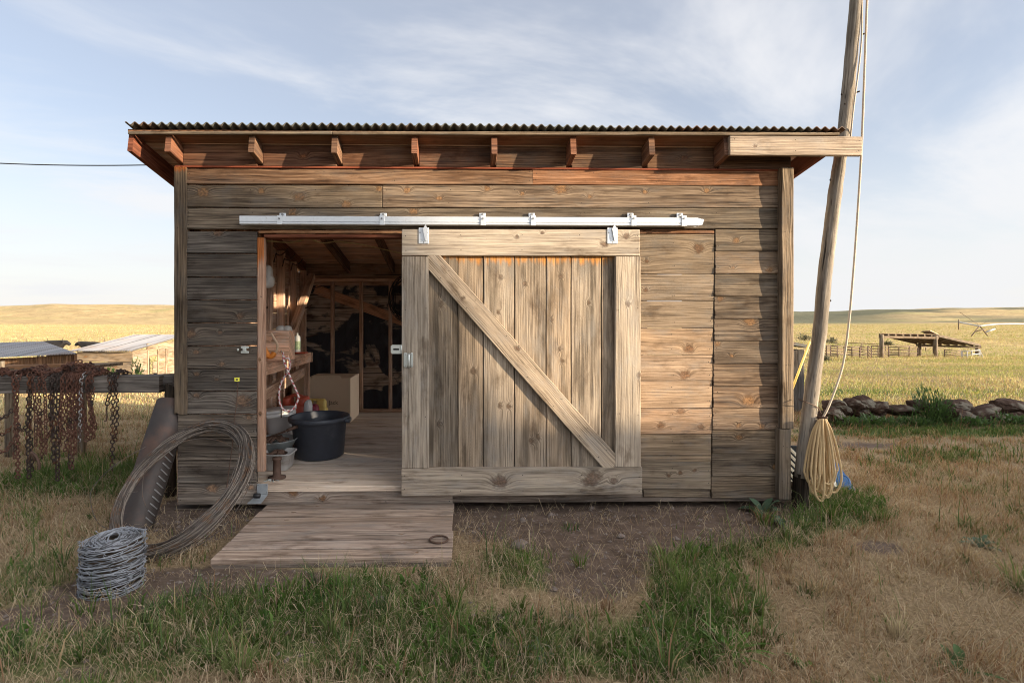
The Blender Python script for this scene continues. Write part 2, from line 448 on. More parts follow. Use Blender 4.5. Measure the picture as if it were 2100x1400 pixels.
M['barb_dark'] = plain('barbed_wire_shadowed', (.10, .10, .105), .6, .4, .4, 40, dirt=(.6, .75), dirtcol=(.09, .06, .045))
M['barb'] = plain('barbed_wire', (.27, .28, .30), .55, .35, .3, 40, dirt=(.62, .75), dirtcol=(.14, .11, .09))
M['chute'] = plain('chute_steel', (.045, .036, .032), .6, .3, .4, 9, bump=.2, dirt=(.45, .7), dirtcol=(.09, .05, .035))
M['lit_chute_lip'] = plain('lit_slot_lips', (.25, .245, .24), .5, .4, .2, 40)  # pale lips: light caught at the slots, put into the metal colour
M['tub'] = plain('black_plastic', (.030, .034, .046), .5, 0, .35, 14, spec=.5, dirt=(.5, .8), dirtcol=(.085, .085, .09))
M['white_plastic'] = plain('white_plastic', (.62, .61, .60), .5, 0, .08, 10, dirt=(.6, .8), dirtcol=(.36, .33, .30))
M['red_plastic'] = plain('red_plastic', (.46, .085, .045), .5, 0, .2, 10, dirt=(.6, .8), dirtcol=(.42, .16, .10))
M['maroon'] = plain('maroon_plastic', (.22, .02, .04), .5)
M['yellow_plastic'] = plain('yellow_plastic', (.62, .45, .12), .5, 0, .15, 10)
M['cardboard'] = plain('cardboard', (.60, .46, .32), .85, 0, .06, 6)
M['grey_pan'] = plain('grey_enamel', (.26, .285, .285), .5, .3, .25, 14, dirt=(.5, .75), dirtcol=(.14, .11, .085))
M['grey_bin'] = plain('grey_bin', (.36, .345, .33), .6, 0, .2, 14, dirt=(.5, .75), dirtcol=(.17, .13, .10))
M['iron'] = plain('rusty_iron', (.085, .048, .033), .8, .2, .4, 20, bump=.4)
M['orange_strap'] = plain('orange_strap', (.75, .25, .04), .6, 0, .15, 20)
M['horn'] = plain('pale_hook', (.62, .44, .30), .45, .2, .2, 20)
M['black'] = plain('black_rubber', (.012, .012, .013), .5)
M['yellow_tag'] = plain('yellow_tag', (.75, .70, .08), .5)
M['tan_rope'] = plain('tan_rope', (.56, .40, .21), .9, 0, .2, 90, bump=.6)
M['pale_rope'] = plain('pale_rope', (.44, .37, .29), .9, 0, .2, 90, bump=.6)
M['yellow_pole'] = plain('yellow_hose', (.62, .46, .13), .6)
M['blue_plastic'] = plain('blue_plastic', (.045, .13, .32), .5, 0, .25, 18, dirt=(.6, .75), dirtcol=(.16, .20, .26))
M['cream'] = plain('cream_board', (.72, .66, .52), .7)
M['ink'] = plain('printed_ink', (.05, .04, .035), .8)
M['cord'] = plain('yellow_cord', (.55, .42, .20), .6)
M['plasticbag'] = plain('clear_bag', (.55, .52, .48), .35, 0, .15, 20)
M['bottle_white'] = plain('white_bottle', (.70, .72, .70), .4, 0, .05, 10)
M['label_print'] = plain('bottle_label', (.42, .55, .32), .6, 0, .9, 45)
M['powerline'] = plain('power_cable', (.02, .02, .02), .6)
M['cow'] = plain('black_hide', (.012, .010, .010), .7, 0, .4, 5)
M['cowwhite'] = plain('white_hide', (.6, .55, .5), .8)
M['panel_steel'] = plain('corral_tube', (.13, .085, .06), .7, .3, .4, 3)
M['panel_white'] = plain('white_tube', (.36, .35, .33), .6, .2, .1, 3)
M['pivot'] = plain('pivot_pipe', (.45, .45, .45), .5, .4, .1, 1)
M['tyre'] = plain('tyre_rubber', (.02, .018, .016), .9)
def rock_mat():
    k = NT('lichen_stone'); o = k.obj()
    n1 = k.noise(o, 7, 6, .65); n2 = k.noise(o, 3.1, 3, .5)
    c = k.ramp(n1, [(.3, (.04, .026, .020)), (.55, (.105, .068, .052)), (.75, (.19, .135, .105))])
    z = k.sep(k.n('ShaderNodeNewGeometry').outputs['Normal'])[2]
    li = k.math('MULTIPLY', k.step(n2, .5, .62), k.step(z, -.1, .6))
    c = k.mix(k.math('MULTIPLY', li, .6), c, (.24, .23, .18))
    return k.bsdf(c, .95, 0, k.bump(k.math('ADD', n1, k.math('MULTIPLY', k.noise(o, 28, 4, .7), .5)), 1., .05), .05)
M['stone'] = rock_mat()
M['pebble'] = plain('pebble_stone', (.15, .118, .10), .9, 0, .35, 18, bump=.5)
def tarpaper():
    k = NT('torn_tar_paper')
    u, v, s_ = k.sep(k.attr('wc').outputs['Vector'])[:3]
    Mx = k.math
    tear = k.noise(k.comb(Mx('MULTIPLY', u, 1.5), Mx('MULTIPLY', v, 2.2), 4.4), 1, 5, .55, .4)
    hole = k.step(tear, .545, .56)
    lip = Mx('MULTIPLY', k.step(tear, .525, .54), Mx('SUBTRACT', 1, hole))
    g = k.noise(k.comb(Mx('MULTIPLY', u, 2.), Mx('MULTIPLY', v, 40), 2), 1, 4)
    woodc = k.ramp(g, [(.3, (.12, .085, .065)), (.5, (.38, .29, .215)), (.75, (.58, .46, .36))])
    bl = k.step(k.noise(k.comb(Mx('MULTIPLY', u, 3), Mx('MULTIPLY', v, 7), 9), 1, 3), .5, .7)
    woodc = k.mix(bl, woodc, (.07, .035, .02))
    seam = k.step(Mx('ABSOLUTE', Mx('SUBTRACT', Mx('FRACT', Mx('MULTIPLY', v, 5.2)), .5)), .45, .49)
    woodc = k.mix(seam, woodc, (.01, .008, .006))
    wr = k.noise(k.comb(Mx('MULTIPLY', u, 5), Mx('MULTIPLY', v, 2), 7), 1, 4, .6, 1.)
    pap = k.ramp(wr, [(.35, (.022, .021, .024)), (.7, (.06, .058, .066))])
    c = k.mix(hole, pap, woodc)
    c = k.mix(Mx('MULTIPLY', lip, .5), c, (.30, .24, .18))
    h = Mx('ADD', wr, Mx('MULTIPLY', hole, -1.))
    return k.bsdf(c, .7, 0, k.bump(h, .5, .01), .3)
M['tar'] = tarpaper()
def striped():
    k = NT('red_white_rope')
    u, v, s_ = k.sep(k.attr('wc').outputs['Vector'])[:3]
    ph = k.math('ADD', k.math('MULTIPLY', u, 2 * math.pi / .05), k.math('MULTIPLY', v, 100.))
    st = k.step(k.math('SINE', ph), .1, .5)
    return k.bsdf(k.mix(st, (.66, .60, .57), (.42, .09, .09)), .8)
M['halter'] = striped()
def grass_mat():
    k = NT('grass_blade')
    c = k.attr('gcol').outputs['Color']
    d = k.n('ShaderNodeBsdfDiffuse', {'Color': c, 'Roughness': .6})
    t = k.n('ShaderNodeBsdfTranslucent', {'Color': k.mix(1.0, c, (1., 1., .75), 'MULTIPLY')})
    mx = k.n('ShaderNodeMixShader', {0: .35, 1: d.outputs[0], 2: t.outputs[0]})
    k.t.links.new(mx.outputs[0], k.out.inputs[0]); return k.m
M['grass'] = grass_mat()
def leaf_mat(name, a, b):
    k = NT(name); n1 = k.noise(k.obj(), 14, 3)
    c = k.mix(n1, a, b)
    d = k.n('ShaderNodeBsdfPrincipled', {'Base Color': c, 'Roughness': .6, 'Specular IOR Level': .3})
    t = k.n('ShaderNodeBsdfTranslucent', {'Color': c})
    mx = k.n('ShaderNodeMixShader', {0: .3, 1: d.outputs[0], 2: t.outputs[0]})
    k.t.links.new(mx.outputs[0], k.out.inputs[0]); return k.m
M['leaf'] = leaf_mat('weed_leaf', (.045, .085, .022), (.085, .14, .04))
M['leaf_blue'] = leaf_mat('thistle_leaf', (.06, .10, .06), (.10, .15, .085))
M['leaf_bright'] = leaf_mat('bright_leaf', (.06, .13, .02), (.12, .20, .035))
M['sage'] = leaf_mat('sage_leaf', (.10, .10, .06), (.17, .16, .10))
def ground_mat():
    k = NT('ground_soil_and_turf')
    a = k.attr('gm'); dirt, green, far = k.sep(a.outputs['Vector'])[:3]
    p = k.n('ShaderNodeNewGeometry').outputs['Position']
    n1 = k.noise(p, 9, 6, .65); n2 = k.noise(p, 45, 4, .6); n3 = k.noise(p, 1.6, 4, .6)
    soil = k.ramp(n1, [(.3, (.055, .038, .028)), (.55, (.115, .082, .062)), (.8, (.19, .145, .115))])
    peb = k.step(n2, .62, .72); soil = k.mix(k.math('MULTIPLY', peb, .5), soil, (.22, .18, .15))
    dry = k.ramp(n2, [(.3, (.10, .07, .04)), (.5, (.23, .165, .095)), (.75, (.36, .27, .165))])
    grn = k.ramp(n2, [(.3, (.035, .05, .015)), (.55, (.09, .115, .035)), (.8, (.17, .18, .07))])
    turf = k.mix(k.step(k.math('ADD', green, k.math('MULTIPLY', k.math('SUBTRACT', n3, .5), .8)), .3, .7), dry, grn)
    c = k.mix(k.step(k.math('ADD', dirt, k.math('MULTIPLY', k.math('SUBTRACT', n1, .5), .7)), .35, .65), turf, soil)
    # far plain: dry grass with slope shade painted dark green and sage speckle
    ps = k.sep(p)
    q = k.comb(ps[0], k.math('MULTIPLY', ps[1], 1.0), 0.0)
    f1 = k.noise(q, .010, 5, .6); f2 = k.noise(q, .05, 4, .65); f3 = k.noise(q, .22, 3, .6)
    fc = k.ramp(f2, [(.3, (.33, .235, .12)), (.5, (.46, .335, .17)), (.75, (.57, .44, .24))])
    fc = k.mix(k.math('MULTIPLY', k.step(f1, .50, .66), .55), fc, (.37, .335, .13))
    fc = k.mix(k.math('MULTIPLY', k.step(f3, .57, .66), .7), fc, (.16, .135, .07))
    fc = k.mix(k.math('MULTIPLY', green, .85), fc, (.085, .10, .07))  # dark green stands in for shade on the right-hand slope
    c = k.mix(far, c, fc)
    h = k.math('ADD', k.math('MULTIPLY', n1, .7), k.math('MULTIPLY', n2, .4))
    hf = k.math('ADD', k.noise(p, .9, 4, .8), k.math('MULTIPLY', k.noise(p, .12, 3, .7), 2.0))
    hh = k.math('ADD', k.math('MULTIPLY', h, k.math('SUBTRACT', 1.0, far)), k.math('MULTIPLY', hf, k.math('MULTIPLY', far, 25.0)))
    return k.bsdf(c, .95, 0, k.bump(hh, .8, .03), .1)
M['ground'] = ground_mat()
# ------------------------------------------------------------------ camera, sun, sky
cam = bpy.data.cameras.new('camera'); cam.sensor_width = 36; cam.lens = F / 2100 * 36
cam.shift_x = (1050 - CX) / 2100; cam.shift_y = -(700 - HY) / 2100; cam.clip_start = .05; cam.clip_end = 6000
co = bpy.data.objects.new('camera', cam); co.location = (0, 0, ZC); co.rotation_euler = (R(90), 0, -YAW); COL.objects.link(co); sc.camera = co
SUN_EL, SUN_AZ = 9.5, 112.5                      # degrees; azimuth clockwise from +Y
sdir = Vector((math.sin(R(SUN_AZ)) * math.cos(R(SUN_EL)), math.cos(R(SUN_AZ)) * math.cos(R(SUN_EL)), math.sin(R(SUN_EL))))
sl = bpy.data.lights.new('sun', 'SUN'); sl.energy = 2.55; sl.angle = R(.55); sl.color = (1.0, .82, .58)
so = bpy.data.objects.new('sun', sl); so.rotation_euler = sdir.to_track_quat('Z', 'Y').to_euler(); so.location = (20, -10, 12); COL.objects.link(so)
w = bpy.data.worlds.new('World'); sc.world = w; w.use_nodes = True
wt = w.node_tree; wt.nodes.clear()
class WT(NT):
    def __init__(s): s.t = wt
k = WT()
sky = k.n('ShaderNodeTexSky', sky_type='NISHITA', sun_disc=False, sun_elevation=R(SUN_EL), sun_rotation=R(SUN_AZ), altitude=900, air_density=1.0, dust_density=.6, ozone_density=1.6)
d = k.n('ShaderNodeTexCoord').outputs['Generated']
dx, dy, dz = k.sep(d)[:3]
zz = k.math('ADD', k.math('MAXIMUM', dz, 0.0), .16)
cx = k.math('DIVIDE', dx, zz); cy = k.math('DIVIDE', dy, zz)
# cirrus: drawn-out wisps crossing the sky, thicker towards the right-hand side
rx = k.math('ADD', k.math('MULTIPLY', cx, .86), k.math('MULTIPLY', cy, .5)); ry = k.math('SUBTRACT', k.math('MULTIPLY', cy, .86), k.math('MULTIPLY', cx, .5))
c1 = k.noise(k.comb(k.math('MULTIPLY', rx, .75), k.math('MULTIPLY', ry, 1.5), 2.3), 1, 6, .58, .35)
c2 = k.noise(k.comb(k.math('MULTIPLY', rx, .28), k.math('MULTIPLY', ry, .45), 7.1), 1, 3, .5)
side = k.step(dx, -.1, .75)
cl = k.math('ADD', k.math('ADD', k.math('MULTIPLY', c1, .86), k.math('MULTIPLY', c2, .36)), k.math('MULTIPLY', side, .13))
cm = k.step(cl, .56, .80)
low = k.math('SUBTRACT', 1.0, k.step(dz, -.04, .34))
SKYB = k.n('ShaderNodeVectorMath', {0: sky.outputs[0], 1: (1.0, 1.0, 1.0)}, operation='MULTIPLY').outputs[0]
SKYB = k.mix(.48, k.n('ShaderNodeVectorMath', {0: SKYB, 1: (.42, .36, .345)}, operation='MULTIPLY').outputs[0], (.92, .94, 1.02))
glow = k.step(k.n('ShaderNodeVectorMath', {0: d, 1: tuple(sdir)}, operation='DOT_PRODUCT').outputs['Value'], .42, 1.0)
gl = k.math('ADD', 1.0, k.math('MULTIPLY', glow, 7.0))
WHITE = k.n('ShaderNodeVectorMath', {0: (1.14, 1.15, 1.17), 3: gl}, operation='SCALE').outputs[0]
CLOUD = k.n('ShaderNodeVectorMath', {0: (1.24, 1.24, 1.26), 3: gl}, operation='SCALE').outputs[0]
cm = k.math('MAXIMUM', cm, k.math('MULTIPLY', k.step(dz, .52, .85), .9))          # added bright veil overhead, out of view, lifts the fill light
col = k.mix(k.math('MULTIPLY', cm, .8), SKYB, CLOUD)
col = k.mix(k.math('MULTIPLY', low, .92), col, WHITE)
bg = k.n('ShaderNodeBackground', {0: col, 1: .15})
wo = k.n('ShaderNodeOutputWorld'); wt.links.new(bg.outputs[0], wo.inputs[0])
vs = sc.view_settings; vs.view_transform = 'Standard'; vs.look = 'None'; vs.gamma = 1; vs.use_curve_mapping = False; vs.exposure = 2.38
sc.cycles.filter_width = 1.05; sc.cycles.max_bounces = 10; sc.cycles.diffuse_bounces = 7

# ------------------------------------------------------------------ terrain
CREST = ([-900, 0, 60, 110, 180, 357, 900, 1500, 1640, 1800, 1950, 2100, 2600], [634, 629, 627, 624, 626, 628, 634, 640, 641, 636, 632, 630, 626])
def terrain(x, y):
    x = np.asarray(x, float); y = np.asarray(y, float)
    b = np.clip(y - 6, 0, 44); h = -.05 * (b - 3 * (1 - np.exp(-b / 3)))
    h = h - .006 * np.clip(y - 50, 0, 300)
    h = h + .05 * (fbm(x * .8, y * .8, 4) - .5) * sstep(1.0, 3.0, np.hypot(x, y)) * (1 - .9 * sstep(3.9, 4.3, y) * (y < 8.4) * (np.abs(x) < 2.7))
    px = proj(x, y, 0.)[0]
    cr = np.interp(px, *CREST)
    tgt = ZC + (HY - cr) * 1300 / F + 3.0 * (fbm(x / 90 + 5, y / 90, 3) - .5) 
    t = sstep(380, 1300, y)
    und = 26 * (fbm(x / 210 + 3, y / 330 + 9, 4) - .5) * sstep(330, 800, y) * (1 - sstep(1000, 1280, y))
    h = h * (1 - t) + tgt * t + und
    h = h - .06 * np.clip(y - 1320, 0, 3000)
    return h
def blobs(px, py, L):
    a = np.zeros_like(px)
    for (bx, by, rx, ry, wgt) in L:
        a = a + wgt * np.exp(-(((px - bx) / rx) ** 2 + ((py - by) / ry) ** 2))
    return a
GREEN = [(60, 1050, 200, 70, .35), (230, 985, 110, 30, .8), (80, 990, 120, 30, .5), (560, 1245, 300, 55, .9), (430, 1290, 180, 60, .9), (250, 1260, 140, 40, .5), (830, 1300, 150, 100, .45),
         (640, 1350, 120, 60, .35), (1040, 1165, 75, 45, .8), (1140, 1185, 70, 50, .7), (1100, 1330, 150, 70, .8), (1400, 1150, 100, 70, 1.), (1450, 1270, 130, 90, .7),
         (1340, 1340, 120, 70, .9), (1640, 1065, 120, 40, 1.1), (1740, 1040, 90, 35, 1.), (1560, 1100, 80, 55, .8), (1950, 935, 190, 25, .6), (1900, 884, 330, 12, 1.0),
         (40, 1340, 110, 80, .5), (60, 1180, 120, 50, .5)]
DIRT = [(230, 1225, 120, 22, 1.2), (560, 1195, 130, 14, .7), (960, 1250, 60, 30, .5), (1270, 1080, 370, 48, 1.5), (1210, 1180, 120, 60, 1.1), (1100, 1040, 320, 25, 1.2), (400, 1070, 130, 50, 1.), (330, 1205, 190, 32, 1.1), (70, 1270, 170, 26, 1.), (180, 1380, 80, 25, .6), (620, 1340, 60, 30, .5), (1030, 1330, 50, 25, .5), (480, 1180, 130, 25, .7),
        (1730, 912, 170, 10, .8), (1810, 1125, 60, 16, .8), (1500, 1040, 120, 18, .9), (640, 1190, 160, 14, .5), (740, 1290, 40, 30, .4), (1400, 1380, 60, 30, .5), (860, 1390, 80, 20, .4)]
def masks(x, y):
    px, py = proj(x, y, 0.)
    n = fbm(x * 1.3 + 11, y * 1.3 + 4, 4) - .5
    g = .06 + .12 * (1 - sstep(250, 900, px)) * sstep(985, 1060, py) + .15 * (1 - sstep(1450, 1700, px)) * sstep(1180, 1250, py) + blobs(px, py, GREEN) + n * 1.1
    d = blobs(px, py, DIRT) + (fbm(x * 2.1 + 31, y * 2.1 + 14, 3) - .5) * .5
    f = sstep(9, 13, y)
    g = g * (1 - f) + f * (.45 + (fbm(x * .12 + 3, y * .2 + 8, 4) - .5) * 2.2)
    under = (y > 4.42) & (y < 8.2) & (x > -2.5) & (x < 2.85)
    d = np.where(under, 1.2, d) * (1 - f)
    return np.clip(d, 0, 1), np.clip(g, 0, 1), px, py

def build_ground():
    rr = [0]; r = .4
    while r < 5200:
        rr.append(r); r *= 1.022 if r < 14 else (1.03 if r < 400 else 1.018)
    rr = np.array(rr)
    th = np.concatenate([np.linspace(-62, 62, 420), np.linspace(66, 294, 58)])
    n = len(th); th = np.radians(th)
    Rr, T = np.meshgrid(rr[1:], th, indexing='ij')
    x = Rr * np.sin(T); y = Rr * np.cos(T)
    z = terrain(x, y)
    V = np.concatenate([[[0, 0, terrain(0., 0.)]], np.stack([x, y, z], -1).reshape(-1, 3)])
    m = len(rr) - 1
    idx = 1 + np.arange(m * n).reshape(m, n); nx = np.roll(idx, -1, 1)
    q = np.stack([idx[:-1], idx[1:], nx[1:], nx[:-1]], -1).reshape(-1, 4)
    tri = np.stack([np.zeros(n, int), idx[0], nx[0]], -1)
    me = bpy.data.meshes.new('ground')
    nf = len(q) + n
    me.vertices.add(len(V)); me.vertices.foreach_set('co', V.astype(np.float32).ravel())
    loops = np.concatenate([q[:, ::-1].ravel(), tri[:, ::-1].ravel()])
    me.loops.add(len(loops)); me.loops.foreach_set('vertex_index', loops.astype(np.int32))
    me.polygons.add(nf)
    st = np.concatenate([np.arange(len(q)) * 4, len(q) * 4 + np.arange(n) * 3])
    me.polygons.foreach_set('loop_start', st.astype(np.int32))
    me.polygons.foreach_set('use_smooth', np.ones(nf, bool))
    me.update(); me.validate()
    X, Y = V[:, 0], V[:, 1]
    d, g, px, py = masks(X, Y)
    far = sstep(14, 60, Y)
    # sage mask: shade on the slope below the right-hand skyline, painted dark green
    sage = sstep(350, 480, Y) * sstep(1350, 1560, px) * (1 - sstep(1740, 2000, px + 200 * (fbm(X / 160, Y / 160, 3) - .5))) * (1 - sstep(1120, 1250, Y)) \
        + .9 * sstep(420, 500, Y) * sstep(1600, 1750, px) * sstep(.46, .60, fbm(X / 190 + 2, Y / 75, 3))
    gg = np.where(Y > 330, np.clip(sage, 0, 1), np.where(Y > 14, 0, g))  # sage holds the slope shade painted dark green
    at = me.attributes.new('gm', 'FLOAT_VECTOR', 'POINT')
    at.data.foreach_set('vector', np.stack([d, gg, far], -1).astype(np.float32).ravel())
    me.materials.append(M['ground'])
    o = bpy.data.objects.new('ground', me); link(o); tag(o, kind='structure'); return o
ground = build_ground()

# ------------------------------------------------------------------ grass
def blade_mesh(name, x, y, h, wd, lean, az, col, z=None, tipcol=1.15):
    N = len(x); z = terrain(x, y) - .004 if z is None else z
    p = np.stack([x, y, z], -1)
    dirv = np.stack([np.cos(az), np.sin(az), np.zeros(N)], -1)
    rot = rng.random(N) * np.pi
    sd = np.stack([np.cos(rot), np.sin(rot), np.zeros(N)], -1) * (wd / 2)[:, None]
    up = np.array([0, 0, 1.])
    l1 = lean * .45; l2 = lean * 1.35
    mid = p + (h * .52)[:, None] * (np.sin(l1)[:, None] * dirv + np.cos(l1)[:, None] * up)
    tip = mid + (h * .48)[:, None] * (np.sin(l2)[:, None] * dirv + np.cos(l2)[:, None] * up)
    V = np.stack([p - sd, p + sd, mid - sd * .75, mid + sd * .75, tip], 1).reshape(-1, 3)
    b = np.arange(N)[:, None] * 5
    L = np.concatenate([b + np.array([[0, 1, 3, 2]]), b + np.array([[2, 3, 4]])], 1)      # 7 loops per blade
    me = bpy.data.meshes.new(name)
    me.vertices.add(N * 5); me.vertices.foreach_set('co', V.astype(np.float32).ravel())
    me.loops.add(N * 7); me.loops.foreach_set('vertex_index', L.astype(np.int32).ravel())
    me.polygons.add(N * 2)
    st = (np.arange(N)[:, None] * 7 + np.array([[0, 4]])).ravel()
    me.polygons.foreach_set('loop_start', st.astype(np.int32))
    me.update()
    c = np.repeat(col[:, None, :], 5, 1) * np.array([.75, .75, 1., 1., tipcol])[None, :, None]
    at = me.attributes.new('gcol', 'FLOAT_COLOR', 'POINT')
    at.data.foreach_set('color', np.concatenate([c, np.ones((N, 5, 1))], -1).astype(np.float32).ravel())
    me.materials.append(M['grass'])
    o = bpy.data.objects.new(name, me); link(o); return o
def lat(px):
    c = (px - CX) / F
    return (c * CS + SN) / (CS - c * SN)
def keep_out(x, y):
    k = (y > 4.47) & (y < 8.15) & (x > -2.45) & (x < 2.82)                     # shed
    k |= (y > 3.42) & (y < 4.55) & (x > -1.66) & (x < -.04)                    # step
    k |= np.hypot(x - 2.83, y - 4.45) < .10
    return k
def pick(n, a, b):
    t = rng.random((n, 1)); return np.array(a) * (1 - t) + np.array(b) * t
GREENC = [((.060, .098, .022), (.14, .20, .055)), ((.11, .14, .050), (.20, .235, .09)), ((.050, .088, .030), (.11, .16, .060))]
DRYC = [((.26, .18, .10), (.46, .34, .20)), ((.22, .125, .075), (.36, .22, .135)), ((.34, .27, .17), (.52, .43, .29))]
def colours(n, isg):
    c = np.zeros((n, 3)); kg = rng.integers(0, 3, n)
    for j in range(3):
        m = (kg == j) & isg; c[m] = pick(m.sum(), *GREENC[j])
        m = (kg == j) & ~isg; c[m] = pick(m.sum(), *DRYC[j])
    return c
def near_grass():
    N = 330000
    y = 1.95 + rng.random(N) ** .92 * 7.6; px = rng.uniform(-140, 2240, N); x = lat(px) * y
    d, g, px, py = masks(x, y)
    cl = fbm(x * 5 + 3, y * 5 + 9, 3)
    dens = np.clip(1.08 - d * 1.4, .012, 1) * np.clip(.18 + 2.4 * (cl - .38), .05, 1)
    k = (rng.random(N) < dens) & ~keep_out(x, y)
    x, y, d, g, cl = x[k], y[k], d[k], g[k], cl[k]; n = len(x)
    isg = rng.random(n) < np.clip(g * 1.05 - .05, .05, .85)
    ht = np.where(isg, rng.gamma(4, .022, n) * (.55 + .65 * g) * np.where(y > 6.5, .6, 1.) + .02, rng.gamma(3, .026, n) + .02)
    ht *= .42 + .65 * cl
    wd = np.where(isg, rng.uniform(.0038, .0085, n), rng.uniform(.0024, .0048, n)) * np.clip(y / 4.2, .8, 2.)
    lean = np.where(isg, np.abs(rng.normal(.45, .35, n)), np.abs(rng.normal(.95, .5, n)))
    az = rng.normal(0, 1.5, n) + fbm(x * .9, y * .9, 2) * 9
    c = colours(n, isg); red = sstep(.45, .62, x / y) * (~isg); c = c * (1 - red[:, None] * np.array([-.04, .07, .12]))
    o = blade_mesh('grass', x, y, ht, wd, lean, az, c)
    tag(o, 'patchy green and straw coloured grass on the shaded ground', 'grass', kind='stuff')
def litter():
    N = 52000
    y = 1.95 + rng.random(N) * 3.6; px = rng.uniform(-140, 2240, N); x = lat(px) * y
    d, g, px, py = masks(x, y)
    k = ~keep_out(x, y) & (rng.random(N) < .9 - .7 * d); x, y = x[k], y[k]; n = len(x)
    o = blade_mesh('dry_straw', x, y, rng.gamma(3, .026, n) + .02, rng.uniform(.002, .0042, n), rng.uniform(1.15, 1.5, n), rng.uniform(0, 6.28, n), pick(n, (.30, .21, .13), (.56, .45, .31)), z=terrain(x, y) + .006 + rng.random(n) * .03)
    tag(o, 'dead straw lying between the grass tufts', 'straw', kind='stuff')
def far_grass():
    N = 420000
    y = 9.3 * (420 / 9.3) ** (rng.random(N) ** 1.1); px = rng.uniform(-140, 2240, N)
    vis = (px < 420) | (px > 1560); px = np.where(vis, px, np.where(rng.random(N) < .4, rng.uniform(-140, 400, N), rng.uniform(1580, 2240, N)))
    x = lat(px) * y
    d, g, px, py = masks(x, y)
    tall = sstep(35, 37, y) * (1 - sstep(39, 41, y)) * sstep(.42, .6, fbm(x * .16, y * .2 + 3, 3))
    k = rng.random(N) < .35 + .65 * fbm(x * .7, y * .7, 3); x, y, g, tall = x[k], y[k], g[k], tall[k]; n = len(x)
    isg = rng.random(n) < np.clip(g * (.45 + .5 * sstep(0, 8, x)), .10, .75)
    c = colours(n, isg); c = np.where(isg[:, None], np.minimum(c * np.array([2.5, 2.0, 1.6]), .68), np.minimum(c * np.array([1.65, 1.75, 1.55]), .74))
    ht = rng.gamma(5, .0105, n) * (1 + np.minimum(y, 90) / 80 + y / 320) * (1 + 2.2 * tall)
    c = c * (1 - .45 * sstep(10, 22, y)[:, None]) + .45 * sstep(10, 22, y)[:, None] * np.where(g[:, None] > .52, (.46, .43, .19), (.54, .44, .24))
    c = c * (.74 + .42 * fbm(x * .35 + 9, y * .3, 3))[:, None]
    o = blade_mesh('meadow_grass', x, y, ht, rng.uniform(.7, 1.3, n) * .0009 * y, np.abs(rng.normal(.75, .4, n)), rng.uniform(0, 6.28, n), c)
    tag(o, 'sunlit golden meadow grass beyond the shed', 'meadow grass', kind='stuff')
def seed_stems():
    N = 2600
    y = 2.0 + rng.random(N) * 7; px = rng.uniform(-100, 2200, N); x = lat(px) * y
    d, g, px, py = masks(x, y)
    k = ~keep_out(x, y) & (rng.random(N) < np.clip(g, .1, .8)) & (d < .5); x, y = x[k], y[k]; n = len(x)
    V = []
    o = blade_mesh('tall_grass', x, y, rng.uniform(.16, .42, n), rng.uniform(.0045, .0085, n), np.abs(rng.normal(.35, .25, n)), rng.uniform(0, 6.28, n), colours(n, rng.random(n) < .8))
    tag(o, 'taller grass stems standing above the turf', 'tall grass', kind='stuff')
def tussocks():
    N = 2600
    y = 2.0 + rng.random(N) * 4.8; px = rng.uniform(-120, 2220, N); x = lat(px) * y
    d, g, px, py = masks(x, y)
    k = ~keep_out(x, y) & (rng.random(N) < np.clip(.08 + .68 * g - .8 * d, .010, .8)); x, y, g = x[k], y[k], g[k]; n = len(x)
    m = rng.integers(18, 60, n); sz = rng.gamma(6, .0175, n) * (.7 + .5 * g); isg0 = rng.random(n) < np.clip(.25 + g, 0, .92); rad = rng.uniform(.015, .06, n)
    base = colours(n, isg0)
    i = np.repeat(np.arange(n), m); T = len(i)
    az = rng.uniform(0, 6.283, T); rr = np.sqrt(rng.random(T)) * rad[i]
    xx = x[i] + rr * np.cos(az); yy = y[i] + rr * np.sin(az)
    k = ~keep_out(xx, yy); i, az, xx, yy, rr = i[k], az[k], xx[k], yy[k], rr[k]; T = len(i)
    dead = rng.random(T) < .16; c = base[i] * rng.uniform(.75, 1.3, (T, 1)); c[dead] = colours(dead.sum(), np.zeros(dead.sum(), bool))
    o = blade_mesh('grass_tussock', xx, yy, sz[i] * rng.uniform(.5, 1.25, T), rng.uniform(.0036, .009, T), .15 + .8 * rr / rad[i] * rng.uniform(.3, 1.2, T), az + rng.normal(0, .5, T), np.clip(c, 0, 1))
    tag(o, 'uneven tufts of green and dead grass scattered over the yard', 'grass tufts', kind='stuff')
def leafy():
    N = 60000
    y = 2.0 + rng.random(N) * 4.6; px = rng.uniform(-120, 2220, N); x = lat(px) * y
    d, g, px, py = masks(x, y)
    k = ~keep_out(x, y) & (rng.random(N) < np.clip(g - .35 - d, 0, .6) * sstep(.42, .60, fbm(x * 2.2 + 7, y * 2.2, 3)) * 1.6); x, y = x[k], y[k]; n = len(x)
    c = pick(n, (.052, .10, .022), (.115, .19, .050))
    o = blade_mesh('leafy_weeds', x, y, rng.uniform(.03, .10, n), rng.uniform(.010, .022, n), rng.uniform(.3, 1.2, n), rng.uniform(0, 6.283, n), c, z=terrain(x, y) + rng.random(n) * .05)
    tag(o, 'small bright green leafy weeds growing among the grass', 'leafy weeds', kind='stuff')
leafy(); tussocks(); near_grass(); litter(); far_grass(); seed_stems()
